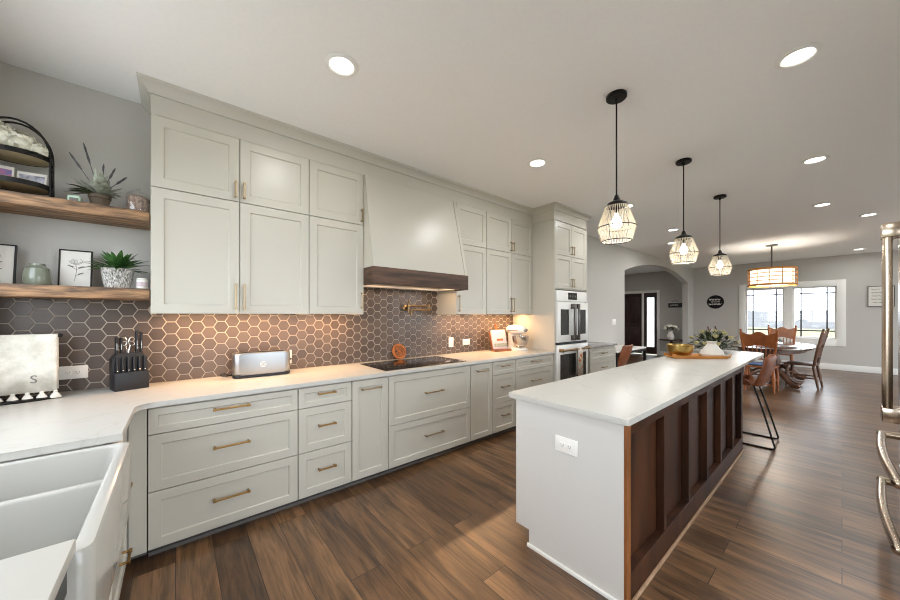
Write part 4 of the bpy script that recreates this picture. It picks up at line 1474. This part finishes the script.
# knife block
t = T('knife_block', 'black knife block with knives and scissors on the corner counter', 'knife block', (-.235, 3.075, .9145), R(16))
t.scale = (1, 1, 1.2)
kb = MB().box(-.085, .085, -.055, .075, 0, .098, .004)
kb.loft([[(-.085, -.012, .098), (.085, -.012, .098), (.085, .075, .098), (-.085, .075, .098)], [(-.085, -.012, .17), (.085, -.012, .17), (.085, .078, .17), (-.085, .078, .17)],
         [(-.06, .0, .20), (.06, .0, .20), (.06, .082, .20), (-.06, .082, .20)]])
kb.build('block', M['blackplastic'], t)
for k in range(6):
    x = -.0675 + .027 * k
    o = MB().tube([(x, -.033, .096), (x, -.030, .14), (x, -.026, .182)], [.009, .0105, .009], 10, flat=.8).build('steak_knife', M['blackplastic'], t)
    MB().ball((x, -.0425, .108), .0042, n=6).build('rivet', M['steel'], o)
for x, y, hz in ((-.06, .03, .29), (-.036, .04, .285), (.042, .045, .325), (.064, .04, .315)):
    o = MB().tube([(x, y, .16), (x, y - .004, .24), (x, y - .006, hz)], [.0105, .012, .013], 10, flat=.75).build('knife', M['blackplastic'], t)
    MB().box(x - .0015, x + .0015, y - .0165, y - .012, .22, hz - .02).build('spine', M['steel'], o)
m = MB()
for s_ in (-1, 1):
    m.tube([(s_ * .022 + .017 * math.cos(a), .05, .262 + .024 * math.sin(a)) for a in [2 * PI * q / 16 for q in range(16)]], .0045, 6, closed=True)
    m.tube([(s_ * .012, .05, .24), (0, .05, .19)], .005, 6)
m.build('scissors', M['steel'], t)
# towel stand with monogram towel
t = T('towel_stand', 'black metal towel bar standing at the left end of the counter', 'towel stand', (-.677, 3.035, .9145), R(2))
MB().lathe([(0, 0), (.14, 0), (.145, .006), (.13, .012), (0, .014)], (-.02, -.01, 0), 32, sy=.5).build('base', M['black'], t)
MB().cyl((-.02, 0, .01), (-.02, 0, .372), .008, n=10).build('post', M['black'], t)
MB().cyl((-.15, 0, .372), (.135, 0, .372), .007, n=10).ball((.14, 0, .372), .012, n=8).build('bar', M['black'], t)
t = T('hanging_towel', 'pale towel with letter S and tassels over the black towel bar', 'towel', (-.677, 3.035, .9145), R(2))
tw = MB()
prof = [(.016, .05), (.014, .30), (.012, .367), (.006, .381), (-.006, .381), (-.013, .367), (-.018, .2), (-.026, .045)]
rows = []
for y, z in prof:
    rows.append([tw.bm.verts.new((-.145 + .278 * k / 14, y + .004 * math.sin(k * 1.1) * (.4 if z > .3 else 1), z)) for k in range(15)])
for a, b in zip(rows[:-1], rows[1:]):
    for k in range(14):
        tw.bm.faces.new((a[k], a[k + 1], b[k + 1], b[k]))
o = tw.build('cloth', M['towel'], t, sharp=180)
md = o.modifiers.new('thick', 'SOLIDIFY'); md.thickness = .004; md.offset = 0
for k in range(6):
    x = -.135 + .262 * k / 5
    MB().lathe([(.003, .050), (.010, .044), (.008, .037), (.018, .022), (.026, .004), (0, .004)], (x, -.028, 0), 12, sy=.6).build('tassel', M['towel'], t)
cu = bpy.data.curves.new('monogram', 'FONT')
cu.body = 'S'
cu.size = .065
cu.extrude = .0008
cu.align_x = 'CENTER'
tmp = bpy.data.objects.new('monogram_source', cu)
C.objects.link(tmp)
bpy.context.view_layer.update()
me = bpy.data.meshes.new_from_object(tmp.evaluated_get(bpy.context.evaluated_depsgraph_get()))
bpy.data.objects.remove(tmp)
me.transform(Matrix.Translation((.045, -.0285, .10)) @ Matrix.Rotation(PI / 2, 4, 'X'))
me.materials.append(M['ink'])
o = bpy.data.objects.new('monogram', me)
C.objects.link(o)
o.parent = t

# ------------------------------------------------------------------ shelf things (upper)
SZ1, SZ2 = 2.0925, 1.5835
t = T('arched_stand', 'black metal arched two-tier stand with wooden trays on the upper shelf', 'stand', (-.712, 3.08, SZ1))
fr = MB()
for y in (-.03, .03):
    pts = [(.135, y, 0)] + [(.135 * math.cos(R(a)), y, .26 + .185 * math.sin(R(a))) for a in range(0, 181, 12)] + [(-.135, y, 0)]
    fr.tube(pts, .006, 8)
fr.tube([(.135, -.03, .2), (.135, .03, .2)], .005, 8).tube([(.135, -.03, .05), (.135, .03, .05)], .005, 8)
fr.build('arch_frame', M['black'], t)
for z in (.062, .232):
    tr = MB().lathe([(0, 0), (.13, 0), (.134, .004), (.134, .028), (.128, .028), (.126, .01), (0, .01)], (0, 0, z), 36, sy=.84).build('tier', mat('pale_oak_' + str(len(bpy.data.materials)), srgb(178, 160, 122), .6, noise=.15), t)
    MB().lathe([(.1335, -.002), (.1375, -.002), (.1375, .026), (.1335, .026), (.1335, -.002)], (0, 0, z), 36, sy=.84, caps=(False, False)).build('tier_band', M['black'], tr)
t = T('hydrangea_bunch', 'bunch of cream hydrangea blooms lying on the top tier of the arched stand', 'flowers', (-.712, 3.07, SZ1 + .243))
m = MB()
for cx, cz, rr in ((-.06, .085, .085), (.02, .07, .07), (.085, .045, .046)):
    for k in range(110):
        a = random.uniform(0, 2 * PI); e_ = random.uniform(-.9, 1.5)
        n_ = Vector((math.cos(a) * math.cos(e_), math.sin(a) * math.cos(e_) * .8, math.sin(e_))).normalized()
        c = Vector((cx, -.01, cz)) + n_ * rr * random.uniform(.88, 1.02)
        if c.z < .005: c.z = .006
        u_ = Matrix.Rotation(k, 3, n_) @ n_.orthogonal().normalized()
        v_ = n_.cross(u_)
        for q in range(4):
            d1 = u_ * math.cos(q * PI / 2) + v_ * math.sin(q * PI / 2)
            d2 = u_ * math.cos(q * PI / 2 + PI / 4) + v_ * math.sin(q * PI / 2 + PI / 4)
            d0 = u_ * math.cos(q * PI / 2 - PI / 4) + v_ * math.sin(q * PI / 2 - PI / 4)
            vs = [m.bm.verts.new(p) for p in (c, c + d0 * .009 + n_ * .002, c + d1 * .015 + n_ * .003, c + d2 * .009 + n_ * .002)]
            m.bm.faces.new(vs)
    m.ball((cx, -.01, cz), rr * .84, 1, .8, .9, 8)
m.build('blooms', M['petal'], t, sharp=180, recalc=False)
m = MB()
for k in range(8):
    m.leaf((-.1 + .03 * k, -.05, .01), (random.uniform(-.6, .6), -.6, .15), .07, .035, .3)
m.build('leaves', M['darkleaf'], t, sharp=180)
for x, w_, h_, mm, lab, rz in ((-.755, .08, .10, M['mint'], 'blue and pink card leaning at the left on the lower tier of the arched stand', 4),
                               (-.65, .115, .085, M['pinkpage'], 'printed black and white card on the right of the lower tier of the stand', -6)):
    t = T('photo_card', lab, 'card', (x, 3.06, SZ1 + .073), R(rz))
    MB().box(-w_ / 2, w_ / 2, -.004, .004, 0, h_, .001).xf(Matrix.Rotation(R(-10), 4, 'X')).build('card', M['paper'], t)
    MB().box(-w_ / 2 + .008, w_ / 2 - .008, -.0052, -.004, .01, h_ * .8).xf(Matrix.Rotation(R(-10), 4, 'X')).build('printed_image', mat('photo_' + str(len(bpy.data.materials)), srgb(110, 116, 130) if x > -.7 else srgb(90, 120, 170), .6, nscale=(40, 40, 40), col2=srgb(190, 186, 196) if x > -.7 else srgb(190, 110, 150)), t)
# mint tin
t = T('mint_tin', 'small pale green tin on the upper shelf left of the flower pot', 'tin', (-.475, 3.02, SZ1))
MB().prism(rrect(-.028, .028, -.02, .02, .012, 4), 0, .046, .003).build('tin_body', M['mint'], t)
MB().box(-.018, .018, -.0215, -.0198, .014, .032).build('label_band', M['ink'], t)
# lavender pot
t = T('lavender_pot', 'dark clay pot of grey sage leaves and lavender on the upper shelf', 'plant', (-.372, 3.05, SZ1))
MB().lathe([(0, 0), (.04, 0), (.048, .03), (.055, .062), (.06, .066), (.06, .088), (.053, .088), (.05, .07), (0, .065)], (0, 0, 0), 28).xf(Matrix.Diagonal((.88, .88, .92, 1))).build('pot', M['pot'], t)
m, m2, m3 = MB(), MB(), MB()
for k in range(46):
    a = random.uniform(0, 2 * PI); e_ = random.uniform(.2, 1.45)
    dv = Vector((math.cos(a) * math.cos(e_), math.sin(a) * math.cos(e_) * .7, math.sin(e_)))
    m.leaf(Vector((0, 0, .08)) + dv * .02, dv, random.uniform(.09, .17) * (.72 if dv.x > .3 else 1), random.uniform(.03, .05), random.uniform(.0, .35))
for dx, dz, ln in ((-.9, .55, .14), (-1, .15, .13), (-.8, .3, .12), (-.9, -.02, .10)):
    m2.leaf((-.02, -.02, .085), (dx, -.3, dz), ln, .04, .35)
for dx, dz, ln in ((-.22, 1, .31), (-.5, .9, .26), (.35, .9, .2), (.62, .7, .19), (.1, 1, .2)):
    d_ = Vector((dx, -.1, dz)).normalized()
    b_ = Vector((0, 0, .085))
    m3.tube([b_, b_ + d_ * ln * .6], .002, 5)
    m3.tube([b_ + d_ * ln * (.6 + .1 * q) for q in range(5)], [.003, .007, .005, .006, .002], 6)
m.build('sage_leaves', M['sage'], t, sharp=180)
m2.build('brown_leaves', M['darkleaf'], t, sharp=180)
m3.build('lavender_stems', M['lavender'], t)
# glass jar
t = T('glass_jar', 'clear glass jar of dried petals with knob at the right end of the upper shelf', 'jar', (-.19, 3.03, SZ1))
MB().lathe([(0, .001), (.056, .001), (.06, .006), (.06, .115), (.056, .125)], (0, 0, 0), 28, caps=(True, False)).build('jar_glass', M['jar'], t)
MB().lathe([(0, .005), (.054, .006), (.055, .10), (.03, .112), (0, .113)], (0, 0, 0), 24).build('dried_petals', M['pinkstuff'], t)
MB().lathe([(.058, .125), (.05, .134), (.01, .142), (.008, .148), (.014, .158), (.01, .168), (0, .17)], (0, 0, 0), 24, caps=(False, True)).build('lid', M['jar'], t)

# lower shelf
def art(label, x, w_, h_, seed, rz=0):
    t = T('framed_art', label, 'picture', (x - .012, 3.135, SZ2), R(rz))
    ln = Matrix.Rotation(R(-9), 4, 'X')
    f = MB()
    f.box(-w_ / 2, -w_ / 2 + .007, -.012, .006, 0, h_).box(w_ / 2 - .007, w_ / 2, -.012, .006, 0, h_)
    f.box(-w_ / 2 + .007, w_ / 2 - .007, -.012, .006, 0, .007).box(-w_ / 2 + .007, w_ / 2 - .007, -.012, .006, h_ - .007, h_)
    f.xf(ln).build('frame', M['black'], t)
    MB().box(-w_ / 2 + .007, w_ / 2 - .007, -.006, .004, .007, h_ - .007).xf(ln).build('print', M['paper'], t)
    m = MB()
    cz = h_ * .70
    for k in range(4):
        r_ = .006 + .007 * k
        m.tube([(r_ * math.cos(a) * 1.1, -.007, cz + r_ * .75 * math.sin(a)) for a in [2 * PI * q / 12 + k for q in range(9)]], .0008, 4)
    m.tube([(0, -.007, cz - .02), (.004, -.007, h_ * .45), (-.004, -.007, h_ * .17)], .0009, 4)
    for s_, zz in ((-1, .55), (1, .53), (1, .36)):
        for q in range(3):
            m.ball((s_ * (.014 + .008 * q), -.007, h_ * zz + .004 * q), .0055, 1, .1, .6, 5)
        m.tube([(0, -.007, h_ * zz - .015), (s_ * .028, -.007, h_ * zz + .006)], .0007, 4)
    m.xf(ln).build('flower_drawing', M['ink'], t)
    return t
art('black framed flower drawing at the far left end of the lower shelf', -.80, .17, .245, 1, 0)
art('black framed rose drawing between the glass vase and the fern on the lower shelf', -.478, .145, .245, 2, 0)
o = MB().lathe([(0, 0), (.05, 0), (.055, .008), (.057, .05), (.05, .10), (.03, .118), (.03, .13), (.025, .13), (.024, .115), (.045, .095), (.05, .01), (0, .006)], (0, 0, 0), 32).build('glass_vase', M['vase'], None, (-.625, 3.05, SZ2))
tag(o, 'rounded green-grey glass vase between the two frames on the lower shelf', 'vase')
t = T('fern_pot', 'bushy green plant in a textured black and white pot on the lower shelf', 'plant', (-.288, 3.02, SZ2))
MB().lathe([(0, 0), (.058, 0), (.062, .01), (.076, .10), (.08, .125), (.07, .125), (.068, .11), (0, .105)], (0, 0, 0), 32).build('pot', M['patterned'], t)
m = MB()
for k in range(70):
    a = random.uniform(0, 2 * PI); e_ = random.uniform(.15, 1.25)
    dv = Vector((math.cos(a) * math.cos(e_), math.sin(a) * math.cos(e_) * .75, math.sin(e_)))
    m.leaf(Vector((0, 0, .11)) + dv * .015, dv, random.uniform(.12, .19), random.uniform(.024, .036), random.uniform(.2, .5), 5)
m.build('foliage', M['leaf'], t, sharp=180)
t = T('candle_jar', 'small white candle jar with printed label at the right end of the lower shelf', 'candle', (-.172, 3.0, SZ2))
MB().lathe([(0, 0), (.027, 0), (.03, .004), (.03, .06), (.026, .064), (.026, .072), (0, .074)], (0, 0, 0), 24).build('jar', M['white'], t)
MB().lathe([(.0304, .015), (.0304, .045)], (0, 0, 0), 24, caps=(False, False)).build('label_band', M['pinkpage'], t)

# ------------------------------------------------------------------ entry hall
t = T('console_table', 'small dark half-round table under the hanging sign in the entry hall', 'table', (12.55, 3.62, 0))
MB().prism([(.36 * math.cos(R(a)), .33 * math.sin(R(a))) for a in range(0, 360, 12)], .575, .605, .006).build('tabletop', M['walnut'], t)
MB().lathe([(.03, .575), (.05, .5), (.03, .4), (.045, .25), (.03, .12), (0, .12)], (0, 0, 0), 16).build('pedestal', M['walnut'], t)
for a in (30, 150, 270):
    MB().tube([(0, 0, .17), (.12 * math.cos(R(a)), .12 * math.sin(R(a)), .13), (.25 * math.cos(R(a)), .25 * math.sin(R(a)), .02)], [.025, .025, .02], 8).build('foot', M['walnut'], t)
t = T('entry_flowers', 'white jug of pale flowers on the small hall table', 'flowers', (12.5, 3.62, .606))
MB().lathe([(0, 0), (.08, 0), (.11, .08), (.08, .18), (.05, .24), (.07, .28), (.06, .28), (0, .2)], (0, 0, 0), 24).build('jug', M['ceramic'], t)
m, m2 = MB(), MB()
for k in range(14):
    a = random.uniform(0, 2 * PI); e_ = random.uniform(.0, 1.3)
    c = Vector((math.cos(a) * math.cos(e_) * .2, math.sin(a) * math.cos(e_) * .2, .33 + math.sin(e_) * .13))
    m.ball(c, .05, 1, 1, .8, 6)
    for q in range(3):
        b_ = Vector((0, 0, .28))
        m2.leaf(b_ + (c - b_) * .5, (c - b_) + Vector((random.uniform(-.1, .1), random.uniform(-.1, .1), 0)), .16, .05, .2)
m.build('blooms', M['petal'], t)
m2.build('foliage', M['darkleaf'], t, sharp=180)
